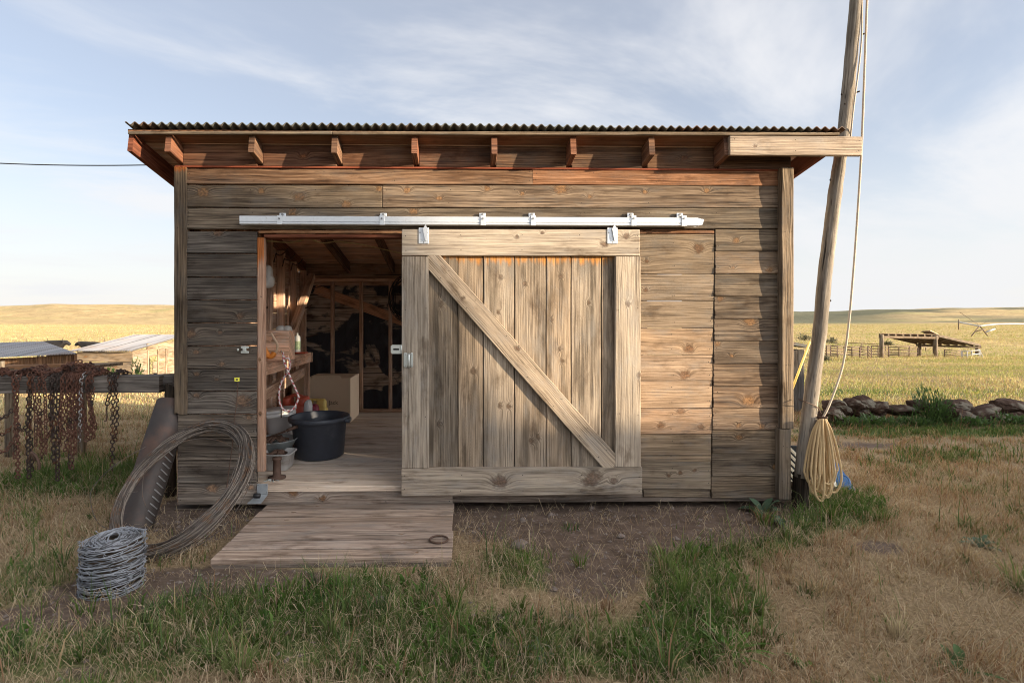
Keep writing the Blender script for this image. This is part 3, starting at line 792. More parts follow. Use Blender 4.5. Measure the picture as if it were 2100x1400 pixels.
# ------------------------------------------------------------------ the shed
XL, XR, YB, ZF = WX(360), WX(1625), 8.05, .21
YE = 4.31                                                     # plane of the rafter ends
zroof = lambda y: P(300, 277, YE).z + .02 - .175 * (y - YE)   # top of the rafters
shed = thing('wooden_shed', 'weathered grey-brown plank shed with a corrugated lean-to roof and a half-open sliding door', 'shed', ((XL + XR) / 2, Y0, 0))
KN = [(417, 396, 13), (533, 393, 8), (610, 405, 12), (706, 420, 10), (772, 388, 7), (596, 436, 11), (842, 434, 9), (834, 392, 8), (998, 388, 7), (1150, 388, 14), (1325, 395, 6), (1453, 391, 7), (447, 480, 11),
      (1210, 404, 6), (900, 408, 6), (1070, 398, 5),
      (490, 649, 8), (392, 685, 11), (450, 683, 5), (504, 717, 6), (402, 723, 6), (454, 747, 6), (403, 769, 6), (443, 779, 5), (402, 812, 8), (495, 824, 17), (508, 857, 7), (434, 1002, 11), (512, 1000, 7),
      (1435, 510, 12), (1326, 537, 5), (1325, 595, 5), (1415, 717, 11), (1407, 770, 11), (1398, 843, 9), (1356, 873, 9), (1440, 876, 8), (1372, 975, 5), (1396, 970, 5), (1426, 965, 5),
      (1510, 494, 8), (1503, 551, 5), (1580, 554, 8), (1475, 612, 7), (1540, 660, 13), (1472, 705, 7), (1536, 824, 15), (1515, 874, 7), (1565, 875, 8), (1516, 897, 7), (1592, 958, 7), (1500, 730, 5)]
DK = [(1240, 502, 8), (1060, 487, 5), (1112, 478, 4), (1286, 484, 8), (1027, 570, 6), (1021, 640, 5), (1076, 582, 6), (1150, 565, 6), (970, 762, 8), (1025, 832, 6), (1043, 833, 6), (1090, 905, 6), (1104, 897, 6),
      (1208, 620, 5), (1153, 740, 6), (1288, 621, 7), (1311, 769, 6), (1025, 990, 17), (905, 625, 8), (1130, 655, 5), (1148, 715, 5), (900, 870, 6), (1215, 985, 20), (1260, 990, 9)]
def board(mb, x0, x1, yt0, yb0, yt1=None, yb1=None, d=Y0, th=.022, gap=1.0, kn=KN, mat=0, nails=True, nmat=3, cell=(.014, .014), vert=False, **kw):
    """a board by its corners in the photograph; vert: the grain runs upwards"""
    yt1 = yt0 if yt1 is None else yt1; yb1 = yb0 if yb1 is None else yb1
    bl = P(x0, yb0 - gap, d); br = P(x1, yb1 - gap, d); tl = P(x0, yt0, d)
    s = F / d
    ks = []
    for (a, b, r) in kn:
        if x0 - 3 <= a <= x1 + 3 and yt0 - 2 <= b <= yb0 + 2:
            la, lb = (a - x0) / s, (yb0 - b) / s
            ks.append((lb, la, r / s * .85) if vert else (la, lb, r / s * .85))
    if vert: mb.plank(bl, tl - bl, br - bl, th, facing=(0, -1, 0), knots=ks, cell=cell, mat=mat, **kw)
    else: mb.plank(bl, br - bl, tl - bl, th, facing=(0, -1, 0), knots=ks, cell=cell, mat=mat, **kw)
    if nails:
        for e in ((x0 + 7, x1 - 7)):
            for q in (.25, .75):
                p = P(e + rnd.uniform(-2, 2), yt0 + (yb0 - yt0) * q + rnd.uniform(-3, 3), d); p.y -= .006 + kw.get('tilt', 0)
                mb.disc(p, .0042, mat=nmat)
        n = int((x1 - x0) / 150)
        for i in range(1, n + 1):
            if vert: break
            for q in (.22, .78):
                p = P(x0 + (x1 - x0) * i / (n + 1) + rnd.uniform(-3, 3), yt0 + (yb0 - yt0) * q, d); p.y -= .006 + kw.get('tilt', 0)
                mb.disc(p, .004, mat=nmat)
mb = MB()
T = dict(tilt=.010, bow=.004, wob=.003)
board(mb, 383, 1092, 347, 378, 348, 380, warm=.22, tone=.64, **T)
board(mb, 1092, 1602, 348, 380, 349, 382, warm=.42, tone=.85, **T)
board(mb, 383, 784, 380, 426, 380, 427, tone=.74, **T)
board(mb, 785, 1602, 380, 427, 382, 427, tone=.86, warm=.05, **T)
board(mb, 383, 1602, 427, 471, 428, 470, tone=.66, **T)
board(mb, 530, 1465, 472, 479, 471, 480, tone=1.1, warm=.35, nails=False, cell=(.03, .02))
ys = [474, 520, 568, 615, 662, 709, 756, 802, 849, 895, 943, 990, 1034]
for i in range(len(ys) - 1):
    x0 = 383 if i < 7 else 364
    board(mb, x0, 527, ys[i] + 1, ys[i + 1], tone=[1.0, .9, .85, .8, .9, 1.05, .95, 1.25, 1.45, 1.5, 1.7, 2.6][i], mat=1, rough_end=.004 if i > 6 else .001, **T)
pan = [480, 563, 618, 673, 728, 781, 837, 891, 947, 1004]
for i in range(len(pan) - 1):
    board(mb, 1296, 1465 - i * .9, pan[i], pan[i + 1], tone=[.66, .85, .82, 1.05, 1.15, 1.15, 1.1, .85, .85][i], mat=2, wob=.001, warm=[.02, .04, .03, .08, .10, .10, .16, 0, 0][i])
rb = [471, 516, 562, 608, 654, 699, 746, 792, 836, 882, 930, 976, 1021]
for i in range(len(rb) - 1):
    board(mb, 1466 - i * .7, 1602 - i * .4, rb[i], rb[i + 1], tone=[.72, .95, .78, .66, .70, .76, .68, .85, .95, .75, .72, .78][i], warm=[0, .03, 0, .03, .05, .04, .08, .10, .08, 0, 0, 0][i], rough_end=.003, **T)
board(mb, 1320, 1456, 1005, 1020, tone=.7, nails=False)
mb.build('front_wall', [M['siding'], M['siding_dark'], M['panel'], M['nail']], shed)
# corner boards
mb = MB(); board(mb, 357, 382, 341, 852, d=Y0 - .022, th=.045, vert=True, tone=.5, wob=.004, nails=True, nmat=1, warmtop=.05, rough_end=.012); mb.build('corner_board', [M['siding'], M['nail']], shed)
mb = MB(); board(mb, 1604, 1628, 343, 880, d=Y0 - .07, th=.09, vert=True, tone=.95, wob=.002, nmat=1); board(mb, 1598, 1622, 880, 1025, d=Y0 - .066, th=.086, vert=True, tone=.85, wob=.003, nmat=1)
mb.build('corner_board', [M['siding'], M['nail']], shed)
# side and back walls, seen from inside
for X, fc in ((XL + .022, (1, 0, 0)), (XR - .022, (-1, 0, 0))):
    mb = MB()
    for i in range(13):
        z0 = .05 + i * .2
        if fc[0] < 0 and .3 < z0 < 2.2:          # unseen opening added in the right-hand side wall to let daylight in
            mb.plank((X, Y0 + .03, z0), (0, 2.2, 0), (0, 0, .196), .022, facing=fc, tone=.8, cell=(.2, .1)); continue
        ymax = YB if z0 + .2 < zroof(YB) - .02 else min(YB, YE + (zroof(YE) - z0 - .2) / .175)
        if ymax < Y0 + .3: continue
        mb.plank((X, Y0 + .03, z0), (0, ymax - Y0 - .03, 0), (0, 0, .196), .022, facing=fc, tone=.8, cell=(.2, .1))
    mb.build('side_wall', [M['inner' if fc[0] > 0 else 'bounce_white']], shed)
mb = MB(); zt_ = zroof(YB) - .16; BX0, BX1, BZ = .15, 2.55, 2.05            # unseen opening added in the back wall to fill the interior with daylight
for (xa_, xb_, za_, zb_) in ((XL, BX0, .05, zt_), (BX1, XR, .05, zt_), (BX0, BX1, BZ, zt_)):
    V = [(xa_, YB, za_), (xb_, YB, za_), (xb_, YB, zb_), (xa_, YB, zb_)]
    mb.add(V, [(0, 1, 2, 3)], [(a, c, 0) for a, b, c in V]); V2 = [(a, b + .05, c) for a, b, c in V]; mb.add(V2, [(3, 2, 1, 0)], [(a, c, 0) for a, b, c in V])
mb.build('back_wall', [M['tar']], shed)
mb = MB()
for xx in (BX0, BX1): mb.beam((xx, YB + .0, ZF), (xx, YB + .0, BZ), .05, .12, up=(0, 1, 0))
mb.beam((BX0, YB, BZ + .02), (BX1, YB, BZ + .02), .12, .05); mb.build('added_opening_frame', M['inner'], shed)  # frame of the added rear opening
mb = MB(); mb.plank((XL + .03, YB - .02, zroof(YB) - .33), (XR - XL - .06, 0, 0), (0, 0, .155), .02, facing=(0, -1, 0), tone=.8, cell=(.1, .05))
mb.plank((XL + .03, YB - .02, zroof(YB) - .165), (XR - XL - .06, 0, 0), (0, 0, .16), .02, facing=(0, -1, 0), tone=.7, cell=(.1, .05)); mb.build('back_board', M['inner'], shed)
zt = P(700, 577, YB - .1).z
mb = MB(); mb.beam((XL + .05, YB - .06, zt + .02), (XR - .05, YB - .06, zt + .02), .09, .045, tone=1.15); mb.build('top_plate', M['inner'], shed)
mb = MB(); mb.beam((XL + .05, YB - .06, ZF + .022), (XR - .05, YB - .06, ZF + .022), .09, .04, tone=.9); mb.build('bottom_plate', M['inner'], shed)
for i, px in enumerate((622, 681, 740, 800, 860, 920)):
    x = P(px, 700, YB - .1).x
    mb = MB(); mb.beam((x, YB - .06, ZF + .04), (x, YB - .06, zt), .045, .09, up=(0, 1, 0), tone=[1.0, .8, .85, .95, .9, .9, .9, .9, .9][i]); mb.build('stud', M['inner'], shed)
for i, y in enumerate((4.7, 5.2, 5.65, 6.05, 6.45, 6.9, 7.4, 7.85)):
    mb = MB(); mb.beam((XL + .07, y, ZF), (XL + .07, y, zroof(y) - .16), .05, .09, up=(1, 0, 0), tone=.9 + .2 * rnd.random()); mb.build('stud', M['inner'], shed)
mb = MB(); mb.beam(P(646, 592, YB - .02), P(835, 662, YB - .02), .02, .14, tone=1.0, warm=.35); mb.build('diagonal_brace', M['inner'], shed)
mb = MB(); mb.beam(P(640, 566, 7.5), P(588, 716, 6.5), .08, .09, tone=.8); mb.build('diagonal_brace', M['inner'], shed)
mb = MB(); mb.beam(P(536, 812, 5.2), P(620, 762, 6.6), .05, .11, tone=.8); mb.build('bench_brace', M['inner'], shed)
for q in ((642, 592, 660, 586), (618, 636, 640, 625), (628, 692, 652, 685)):
    mb = MB(); mb.tube([P(q[0], q[1], 7.2), P(q[2], q[3], 6.9)], .008, 6); mb.build('peg', M['iron'], shed)
# floor and sill
mb = MB(); y = Y0 - .015; i = 0
while y < YB:
    wd = .19 if i else .14
    xa_, xb_ = (WX(528), WX(1296)) if i == 0 else (XL + .02, XR - .02)
    mb.plank((xa_, y, ZF), (xb_ - xa_, 0, 0), (0, wd - .004, 0), .04, facing=(0, 0, 1), tone=.95 + .2 * rnd.random(), cell=(.04, .03), wob=.001); y += wd; i += 1
mb.build('floor', M['floor'], shed)
mb = MB(); board(mb, 527, 928, 997, 1036, d=Y0 + .005, th=.04, tone=.95, kn=[(600, 1011, 11), (660, 1022, 8)], nmat=1); board(mb, 929, 1320, 997, 1026, d=Y0 + .03, th=.04, tone=.5, nmat=1); mb.build('sill', [M['deckwood'], M['nail']], shed)
mb = MB(); mb.beam(P(925, 1018, Y0 + .06), P(1625, 1014, Y0 + .06), .09, .075, tone=.6, cell=.1); mb.build('skid_beam', M['deckwood'], shed); mb = MB(); mb.beam(P(364, 1046, Y0 + .1), P(925, 1046, Y0 + .1), .12, .07, tone=.4)
mb.build('skid_beam', M['deckwood'], shed); mb = MB(); mb.beam((XL + .05, YB - .1, .02), (XR - .05, YB - .1, .02), .12, .1, tone=.4); mb.build('skid_beam', M['deckwood'], shed)
# door opening trim
mb = MB(); board(mb, 527.5, 541, 487, 968, d=Y0 - .004, th=.055, vert=True, tone=.62, warm=.2, warmtop=.30, nmat=1, kn=[(533, 850, 5), (533, 740, 4)]); mb.build('door_jamb', [M['inner'], M['nail']], shed)
mb = MB(); board(mb, 541, 1300, 480.5, 488, d=Y0 - .002, th=.12, tone=.55, warm=.6, nails=False); mb.build('door_header', M['eave'], shed)
mb = MB(); board(mb, 1296, 1318, 488, 990, d=Y0 + .03, th=.1, vert=True, tone=.8, nails=False); mb.build('door_jamb', M['inner'], shed)
# roof
RX0, RX1, RY0, RY1 = P(257, 262, 4.25).x, P(1733, 270, 4.25).x, 4.245, 8.45
mb = MB()
pit = .0685; nx = int((RX1 - RX0) / pit * 8); ny = 14
xs = np.linspace(RX0, RX1, nx + 1); yy = np.linspace(RY0, RY1, ny + 1)
A, B = np.meshgrid(xs, yy, indexing='ij')
jit = .004 * (fbm(A * 3, B * 2, 2) - .5) + .012 * (fbm(A * .8 + 3, B * .5, 2) - .5)
Z = np.vectorize(zroof)(B) + .020 + .024 + .0110 * np.sin(A * 2 * np.pi / pit) + jit
Bj = B + (.006 * (vnoise(A / .6, A * 0) - .5)) * (B == RY0)
top = np.stack([A, Bj, Z], -1); idx = np.arange((nx + 1) * (ny + 1)).reshape(nx + 1, ny + 1)
q = np.stack([idx[:-1, :-1], idx[1:, :-1], idx[1:, 1:], idx[:-1, 1:]], -1).reshape(-1, 4)
n0 = (nx + 1) * (ny + 1)
bot = top.copy(); bot[..., 2] -= .006
ed = [(int(idx[i, 0]), int(idx[i, 0]) + n0, int(idx[i + 1, 0]) + n0, int(idx[i + 1, 0])) for i in range(nx)]
mb.add(np.concatenate([top.reshape(-1, 3), bot.reshape(-1, 3)]), [tuple(f) for f in q] + [tuple(f[::-1] + n0) for f in q] + ed, None, None, 0, False)
roof = mb.build('roof', M['roofmetal'], shed)
mb = MB(); y = 4.30; i = 0
while y < 8.4:
    wd = .185
    z0, z1 = zroof(y) + .001, zroof(y + wd - .004) + .001
    mb.plank((P(262, 270, 4.3).x, y, z0), (RX1 - .06 - P(262, 270, 4.3).x, 0, 0), (0, wd - .004, z1 - z0), .018, facing=(0, 0, -1), tone=(1.0 + .3 * rnd.random()) * (.38 if y < 4.45 else 1), warm=.5 if y < 4.45 else 0, cell=(.05, .05)); y += wd; i += 1
mb.build('roof_deck', M['inner'], roof)
mb = MB(); board(mb, 262, 681, 269, 276, d=4.275, th=.022, tone=.85, nails=False, cell=(.03, .03)); board(mb, 682, 1722, 269.5, 276.5, 273, 278, d=4.275, th=.022, tone=1., nails=False, cell=(.03, .03)); mb.build('fascia_strip', M['siding'], roof)
# rafters
for i, px in enumerate((345, 516, 686, 850, 1014, 1176, 1337, 1491)):
    x = P(px, 300, YE).x
    mb = MB(); mb.beam((x, YE, zroof(YE) - .077), (x, RY1 - .1, zroof(RY1 - .1) - .077), .046, .154, tone=.95, warm=.05 + .3 * rnd.random(), cell=.2, seed=i * 3.3 + 1); mb.build('rafter', M['eave'], shed)
for x in (P(268, 300, YE).x, P(1690, 300, YE).x):
    mb = MB(); mb.beam((x, YE, zroof(YE) - .077), (x, RY1 - .05, zroof(RY1 - .05) - .077), .04, .15, tone=.6, warm=.6, cell=.2); mb.build('barge_rafter', M['eave'], shed)
# blocking between the rafters over the front wall
rx = [XL + .02] + [P(p, 300, YE).x for p in (345, 516, 686, 850, 1014, 1176, 1337, 1491)] + [XR - .02]
for i in range(1, len(rx) - 1):
    a, b = rx[i] + .024, rx[i + 1] - .024
    if i == len(rx) - 2: b = rx[i + 1]
    zb = P(900, 343, Y0).z
    mb = MB(); mb.plank((a, Y0 - .012, zb), (b - a, 0, 0), (0, 0, zroof(Y0) - zb - .002), .04, facing=(0, -1, 0), tone=.72, warm=.16 if i < 5 else .05, cell=(.03, .02), knots=[((b - a) * .55, .08, .03)] if i in (2, 7) else ()); mb.build('blocking', M['eave'], shed)
mb = MB(); mb.plank((XL, Y0 - .016, P(900, 347, Y0).z), (XR - XL - .1, 0, 0), (0, 0, .014), .03, facing=(0, -1, 0), tone=.6, warm=.9, cell=(.1, .01)); mb.build('ledge_strip', M['eave'], shed)
mb = MB(); board(mb, 1497, 1768, 278.5, 318.5, 281, 320, d=YE - .035, th=.034, tone=1.0, warm=.06, nmat=1, kn=[(1550, 300, 4)]); mb.build('outrigger_board', [M['door_frame'], M['nail']], shed)
# ------------------------------------------------------------------ sliding door
DF, DP = Y0 - .092, Y0 - .052
mb = MB()
pl = [858, 939, 991, 1055, 1120, 1171, 1233, 1285]
for i in range(7):
    board(mb, pl[i] + .8, pl[i + 1] - 1.0, 505, 980, d=DP + [0, .004, 0, .003, 0, .004, .002][i], th=.02, vert=True, kn=DK, tone=[.62, .9, 1.0, .95, 1.0, 1.0, .85][i], warmtop=.165 if i else .12, wob=.002, nails=False, bow=.002)
for i in range(3): board(mb, 862 + i * 141, 1002 + i * 141, 500, 985, d=DP + .026, th=.012, vert=True, kn=(), tone=.25, nails=False, cell=(.3, .1))  # added dark backing, unseen, keeps daylight from showing through the plank gaps
rail_mats = [M['door_frame'], M['nail']]
door = mb.build('sliding_door', [M['door'], M['nail']], shed)
mb = MB(); board(mb, 824, 1312, 470, 525, d=DF, th=.036, kn=DK, tone=1.0, nmat=1, wob=.001); mb.build('door_rail', rail_mats, door)
mb = MB(); board(mb, 823, 1317, 961, 1018, 957, 1014, d=DF, th=.036, kn=DK, tone=.85, nmat=1, wob=.003); mb.build('door_rail', rail_mats, door)
mb = MB(); board(mb, 824, 879.5, 526, 961, d=DF, th=.036, vert=True, kn=DK, tone=.82, nmat=1, wob=.001); mb.build('door_stile', rail_mats, door)
mb = MB(); board(mb, 1262, 1314, 526, 958, d=DF, th=.036, vert=True, kn=DK, tone=1.02, nmat=1, wob=.003); mb.build('door_stile', rail_mats, door)
mb = MB()
a, b, c_ = P(880, 555, DF), P(1236, 958, DF), P(906, 527, DF)
dirn = (b - a).normalized(); nrm = (c_ - a) - dirn * (c_ - a).dot(dirn)
e1 = P(1262, 957, DF)
# plank with ends trimmed to the frame
Lb = (b - a).length
a2 = a - dirn * .10; a2.y += .0015
mb.plank(a2, dirn * (Lb + .16), nrm, .034, facing=(0, -1, 0), tone=.92, cell=(.014, .014), wob=.003, knots=[(.45, .06, .02), (1.05, .12, .022)], rough_end=.001)
for t in (.05, .2, .38, .55, .7, .85, .96):
    for u in (.2, .8):
        p = a + dirn * Lb * t + nrm * u; p.y -= .003; mb.disc(p, .004, mat=1)
mb.build('door_brace', rail_mats, door)
for px in (870, 1256.5):
    mb = MB(); x0, x1 = P(px - 11.5, 0, DF).x, P(px + 9.5, 0, DF).x; z0, z1 = P(px, 500, DF).z, P(px, 467, DF).z
    mb.box((x0, DF - .006, z0), (x1, DF - .0005, z1), bev=.003)
    m = P(px + 3, 480, DF); zt_ = P(px, 461, DF).z
    mb.prism([(m.x - .022, DF - .006, z1 - .01), (m.x + .018, DF - .006, z1 - .01), (m.x + .008, DF - .006, z0 + .025), (m.x - .004, DF - .006, z0 + .025)], (0, -.014, 0))
    mb.prism([(m.x - .022, DF - .008, z1 - .012), (m.x + .018, DF - .008, z1 - .012), (m.x, DF - .008, zt_)], (0, -.010, 0))
    for ex in (x0 + .012, x1 - .012):
        for ez in (.09,): mb.disc((ex, DF - .0075, z0 + ez), .006, mat=1)
    mb.disc(((x0 + x1) / 2, DF - .0075, z0 + .012), .006, mat=1)
    mb.build('door_hanger', [M['galv'], M['bolt']], door)
# pull handle
mb = MB(); c = P(838, 738, DF)
mb.sup((c.x - .024, DF - .003, c.z), (.016, .003, .058), (.3, .3)); mb.sup((c.x + .026, DF - .003, c.z), (.011, .003, .058), (.3, .3))
mb.tube([(c.x + .004, DF - .004, c.z + .05), (c.x + .004, DF - .028, c.z + .04), (c.x + .004, DF - .028, c.z - .045), (c.x + .004, DF - .004, c.z - .06)], .009, 8)
for ex in (-.024, .026):
    for ez in (.045, -.045): mb.disc((c.x + ex, DF - .0075, c.z + ez), .004, mat=1)
mb.build('door_handle', [M['zinc'], M['bolt']], door)
# hasp reaching from the door edge into the opening
mb = MB(); c = P(813, 716, DF + .012)
out = [(c.x - .045, -.026), (c.x - .033, -.036), (c.x + .05, -.036), (c.x + .05, .036), (c.x - .033, .036), (c.x - .045, .026)]
def ring(poly, hole, y, th, mbx):
    k = len(poly); 
    V = [(x, y, z) for x, z in poly] + [(x, y, z) for x, z in hole] + [(x, y + th, z) for x, z in poly] + [(x, y + th, z) for x, z in hole]
    f = []
    for i in range(k):
        j = (i + 1) % k
        f += [(i, j, k + j, k + i), (2 * k + j, 2 * k + i, 3 * k + i, 3 * k + j), (j, i, 2 * k + i, 2 * k + j), (k + i, k + j, 3 * k + j, 3 * k + i)]
    mbx.add(V, f)
hole = [(c.x - .026, -.004), (c.x - .024, -.007), (c.x + .022, -.007), (c.x + .022, .007), (c.x - .024, .007), (c.x - .026, .004)]
ring([(x, c.z + z) for x, z in out], [(x, c.z + z) for x, z in hole], DF + .005, .004, mb)
mb.tube([(c.x + .042, DF + .002, c.z - .034), (c.x + .042, DF + .002, c.z + .034)], .006, 8); mb.build('door_hasp', M['zinc'], door)
# ------------------------------------------------------------------ track and its brackets
TD = Y0 - .10
mb = MB()
x0, x1 = P(491, 453, TD).x, P(1432, 453, TD).x
zt_, zb_ = P(900, 444, TD).z, P(900, 461.5, TD).z; hgt = zt_ - zb_
prof = [(TD + .055, zt_), (TD + .004, zt_), (TD, zt_ - .005), (TD, zb_ + hgt * .36), (TD + .006, zb_ + hgt * .31), (TD + .001, zb_ + hgt * .25), (TD + .001, zb_ + .006), (TD + .010, zb_), (TD + .022, zb_), (TD + .022, zb_ + .004), (TD + .012, zb_ + .006),
        (TD + .012, zt_ - .006), (TD + .047, zt_ - .006), (TD + .047, zb_ + .004), (TD + .037, zb_ + .004), (TD + .037, zb_), (TD + .055, zb_)]
mb.prism([(x0, a, b) for a, b in prof], (x1 - x0, 0, 0))
tip = P(1444, 450, TD)
mb.prism([(x1, TD + .001, zt_ - .004), (x1, TD + .001, zb_ + .004), (tip.x - .012, TD + .001, zb_ + .012), (tip.x, TD + .001, tip.z)], (0, .012, 0))
mb.disc((tip.x - .025, TD - .001, tip.z), .005, mat=1)
track = mb.build('door_track', [M['galv'], M['bolt']], shed)
for px in (573, 783, 990, 1093, 1299, 1402):
    mb = MB(); c = P(px, 453, TD); xa, xb = c.x - .026, c.x + .026; xc, xd = c.x - .018, c.x + .022
    zt2, zm, zb2 = P(px, 433, TD).z, P(px, 444, TD).z + .004, zb_ - .001
    mb.box((xa, Y0 - .022, zm), (xb, Y0 - .014, zt2), bev=.002)
    mb.box((xc, TD - .006, zb2), (xd, TD - .001, zm), bev=.001)
    mb.prism([(xc, TD - .006, zm - .001), (xc, TD - .001, zm - .001), (xc, Y0 - .014, zm + .006), (xc, Y0 - .022, zm + .006)], (xd - xc, 0, 0))
    mb.box((xc, TD - .005, zm - .002), (xd, Y0 - .02, zm + .0035))
    mb.tube([(c.x, Y0 - .034, (zm + zt2) / 2 + .006), (c.x, Y0 - .02, (zm + zt2) / 2 + .006)], .010, 6, mat=1, smooth=False)
    mb.tube([(c.x, TD - .014, zm - .022), (c.x, TD - .004, zm - .022)], .008, 6, mat=1, smooth=False)
    mb.build('track_bracket', [M['galv'], M['bolt']], track)
# strike keeper on the dark boards
mb = MB(); c = P(502, 717, Y0 - .014)
for s_ in (-1, 1): mb.sup((c.x, c.y, c.z + s_ * .020), (.032, .004, .010), (.3, .3))
mb.sup((c.x, c.y - .006, c.z), (.014, .008, .016), (.4, .4)); mb.sup((c.x - .055, c.y, c.z), (.008, .004, .010)); mb.build('latch_keeper', M['zinc'], shed)
# floor guide bracket at the foot of the opening
mb = MB(); c = P(540, 1000, Y0 - .02)
xa, xb = P(529, 0, Y0).x, P(551, 0, Y0).x; za, zb2 = P(540, 990, Y0).z, P(540, 1011, Y0).z
mb.box((xa, Y0 - .026, zb2), (xb, Y0 - .020, za), bev=.002)
mb.prism([(xa, Y0 - .026, zb2), (xb, Y0 - .026, zb2), (xb - .02, Y0 - .12, zb2 - .04), (xa - .04, Y0 - .12, zb2 - .04)], (0, 0, -.006))
for ex in (xa + .01, xb - .01):
    for ez in (za - .01, zb2 + .015): mb.disc((ex, Y0 - .0275, ez), .005, mat=1)
fg = mb.build('floor_guide', [M['galv_dull'], M['bolt']], shed)
mb = MB(); mb.tube([P(521, 1016, Y0 - .11), P(533, 1016, Y0 - .11)], .020, 10); mb.build('guide_roller', M['black'], fg)
# workbench
mb = MB(); zb_ = 1.165
for i in range(3): mb.plank((XL + .05 + i * .145, 4.62, zb_), (0, 2.15, 0), (.142, 0, 0), .035, facing=(0, 0, 1), tone=1., cell=(.1, .06))
mb.plank((XL + .05 + .438, 4.6, zb_ - .12), (0, 2.19, 0), (0, 0, .118), .035, facing=(1, 0, 0), tone=1.15, warm=.25, cell=(.05, .03)); 
mb.plank((XL + .08, 6.78, zb_ - .12), (.42, 0, 0), (0, 0, .118), .035, facing=(0, 1, 0)); mb.plank((XL + .08, 4.64, zb_ - .12), (.42, 0, 0), (0, 0, .118), .035, facing=(0, -1, 0))
mb.build('workbench_top', M['inner'], shed)
mb = MB(); mb.beam((XL + .45, 6.7, ZF), (XL + .45, 6.7, zb_ - .04), .06, .06, up=(1, 0, 0), tone=.8); mb.build('workbench_leg', M['inner'], shed)
mb = MB(); mb.plank((XL + .06, 4.75, 1.72), (0, 1.2, 0), (.18, 0, 0), .025, facing=(0, 0, 1), tone=.6, cell=(.2, .1)); mb.build('wall_shelf', M['inner_dark'], shed)
# ------------------------------------------------------------------ step in front of the opening
def gz(x, y): return float(terrain(x, y))
st = thing('wooden_step', 'low grey plank step below the open doorway', 'step', (-.85, 4.0, 0))
mb = MB(); ya, yb = 3.47, 4.494
xa, xb = P(432, 1143, 3.47).x, P(926, 1140, 3.47).x
ed = np.linspace(ya, yb, 8)
for i in range(7):
    mb.plank((xa + rnd.uniform(-.004, .004), ed[i], .068 + .002 * (i % 2)), (xb - xa + rnd.uniform(-.006, .006), 0, 0), (0, ed[i + 1] - ed[i] - .016, 0), .035, facing=(0, 0, 1), tone=.75 + .45 * rnd.random(), cell=(.02, .02), wob=.003, warm=rnd.uniform(.0, .10), bow=-.001,
             knots=[(rnd.uniform(.2, 1.4), .07, .012)])
mb.build('step_deck', M['deckwood'], st)
mb = MB(); mb.plank((xa + .005, ya - .001, -.05), (xb - xa - .01, 0, 0), (0, 0, .083), .035, facing=(0, -1, 0), tone=.72, cell=(.02, .02), wob=.003, knots=[(.82, .04, .022)]); mb.build('step_skirt', M['deckwood'], st)
for x in (xa + .005, xb - .035): mb = MB(); mb.beam((x + .015, ya + .04, .0), (x + .015, yb, .0), .03, .065, tone=.6); mb.build('step_bearer', M['deckwood'], st)
mb = MB(); c = P(900, 1108, 3.72); mb.tube([(c.x + .062 * math.cos(a), c.y + .062 * math.sin(a), .078) for a in np.linspace(0, 2 * math.pi, 25)[:-1]], .0065, 6, closed=True)
tag(mb.build('iron_ring', M['iron']), 'rusty iron ring lying on the right end of the plank step', 'ring')

# ------------------------------------------------------------------ things inside the shed
# black tub
tub = thing('stock_tub', 'big round black plastic tub on the shed floor', 'tub', (P(655, 900, 5.47).x, 5.47, ZF))
c = tub.location
mb = MB(); r1, r0, H = .300, .235, .405
mb.lathe([(0, .004), (r0 - .02, .0), (r0 + .005, .02), (r1 - .035, H - .055), (r1 - .03, H - .05), (r1 - .006, H - .048), (r1, H - .03), (r1, H - .006), (r1 - .006, H), (r1 - .02, H), (r1 - .026, H - .01), (r1 - .04, H - .06), (r0 - .01, .03), (0, .02)], (c.x, c.y, c.z), 48)
mb.build('tub_body', M['tub'], tub)
mb = MB()
for s_ in (1,):
    mb.sup((c.x + .29, c.y - .05, c.z + H - .035), (.035, .06, .022), (.4, .4))
mb.build('tub_lug', M['tub'], tub)
# white pail
p0 = P(578, 892, 6.0)
pail = thing('white_pail', 'square white plastic pail with a rimmed lid behind the black tub', 'pail', (p0.x, 6.0, ZF))
mb = MB(); cz = p0.z - .02
mb.lathe([(0, 0), (.12, 0), (.128, .02), (.15, .24), (.158, .24), (.16, .262), (.152, .264), (.152, .285), (.165, .287), (.167, .31), (.155, .315), (0, .30)], (p0.x, p0.y, cz), 32, sq=4.5, M=Matrix.Rotation(R(8), 3, 'Z') @ Matrix.Rotation(R(-4), 3, 'Y')); mb.build('pail_body', M['white_plastic'], pail)
mb = MB(); mb.tube([P(577, 840, 5.83), P(577, 856, 5.83)], .006, 6); mb.build('pail_catch', M['iron'], pail)
mb = MB(); mb.box((p0.x - .2, 5.83, ZF), (p0.x + .2, 6.25, cz - .003), bev=.01); 
tag(mb.build('low_crate', M['inner_dark']), 'dark low crate under the white pail', 'crate')
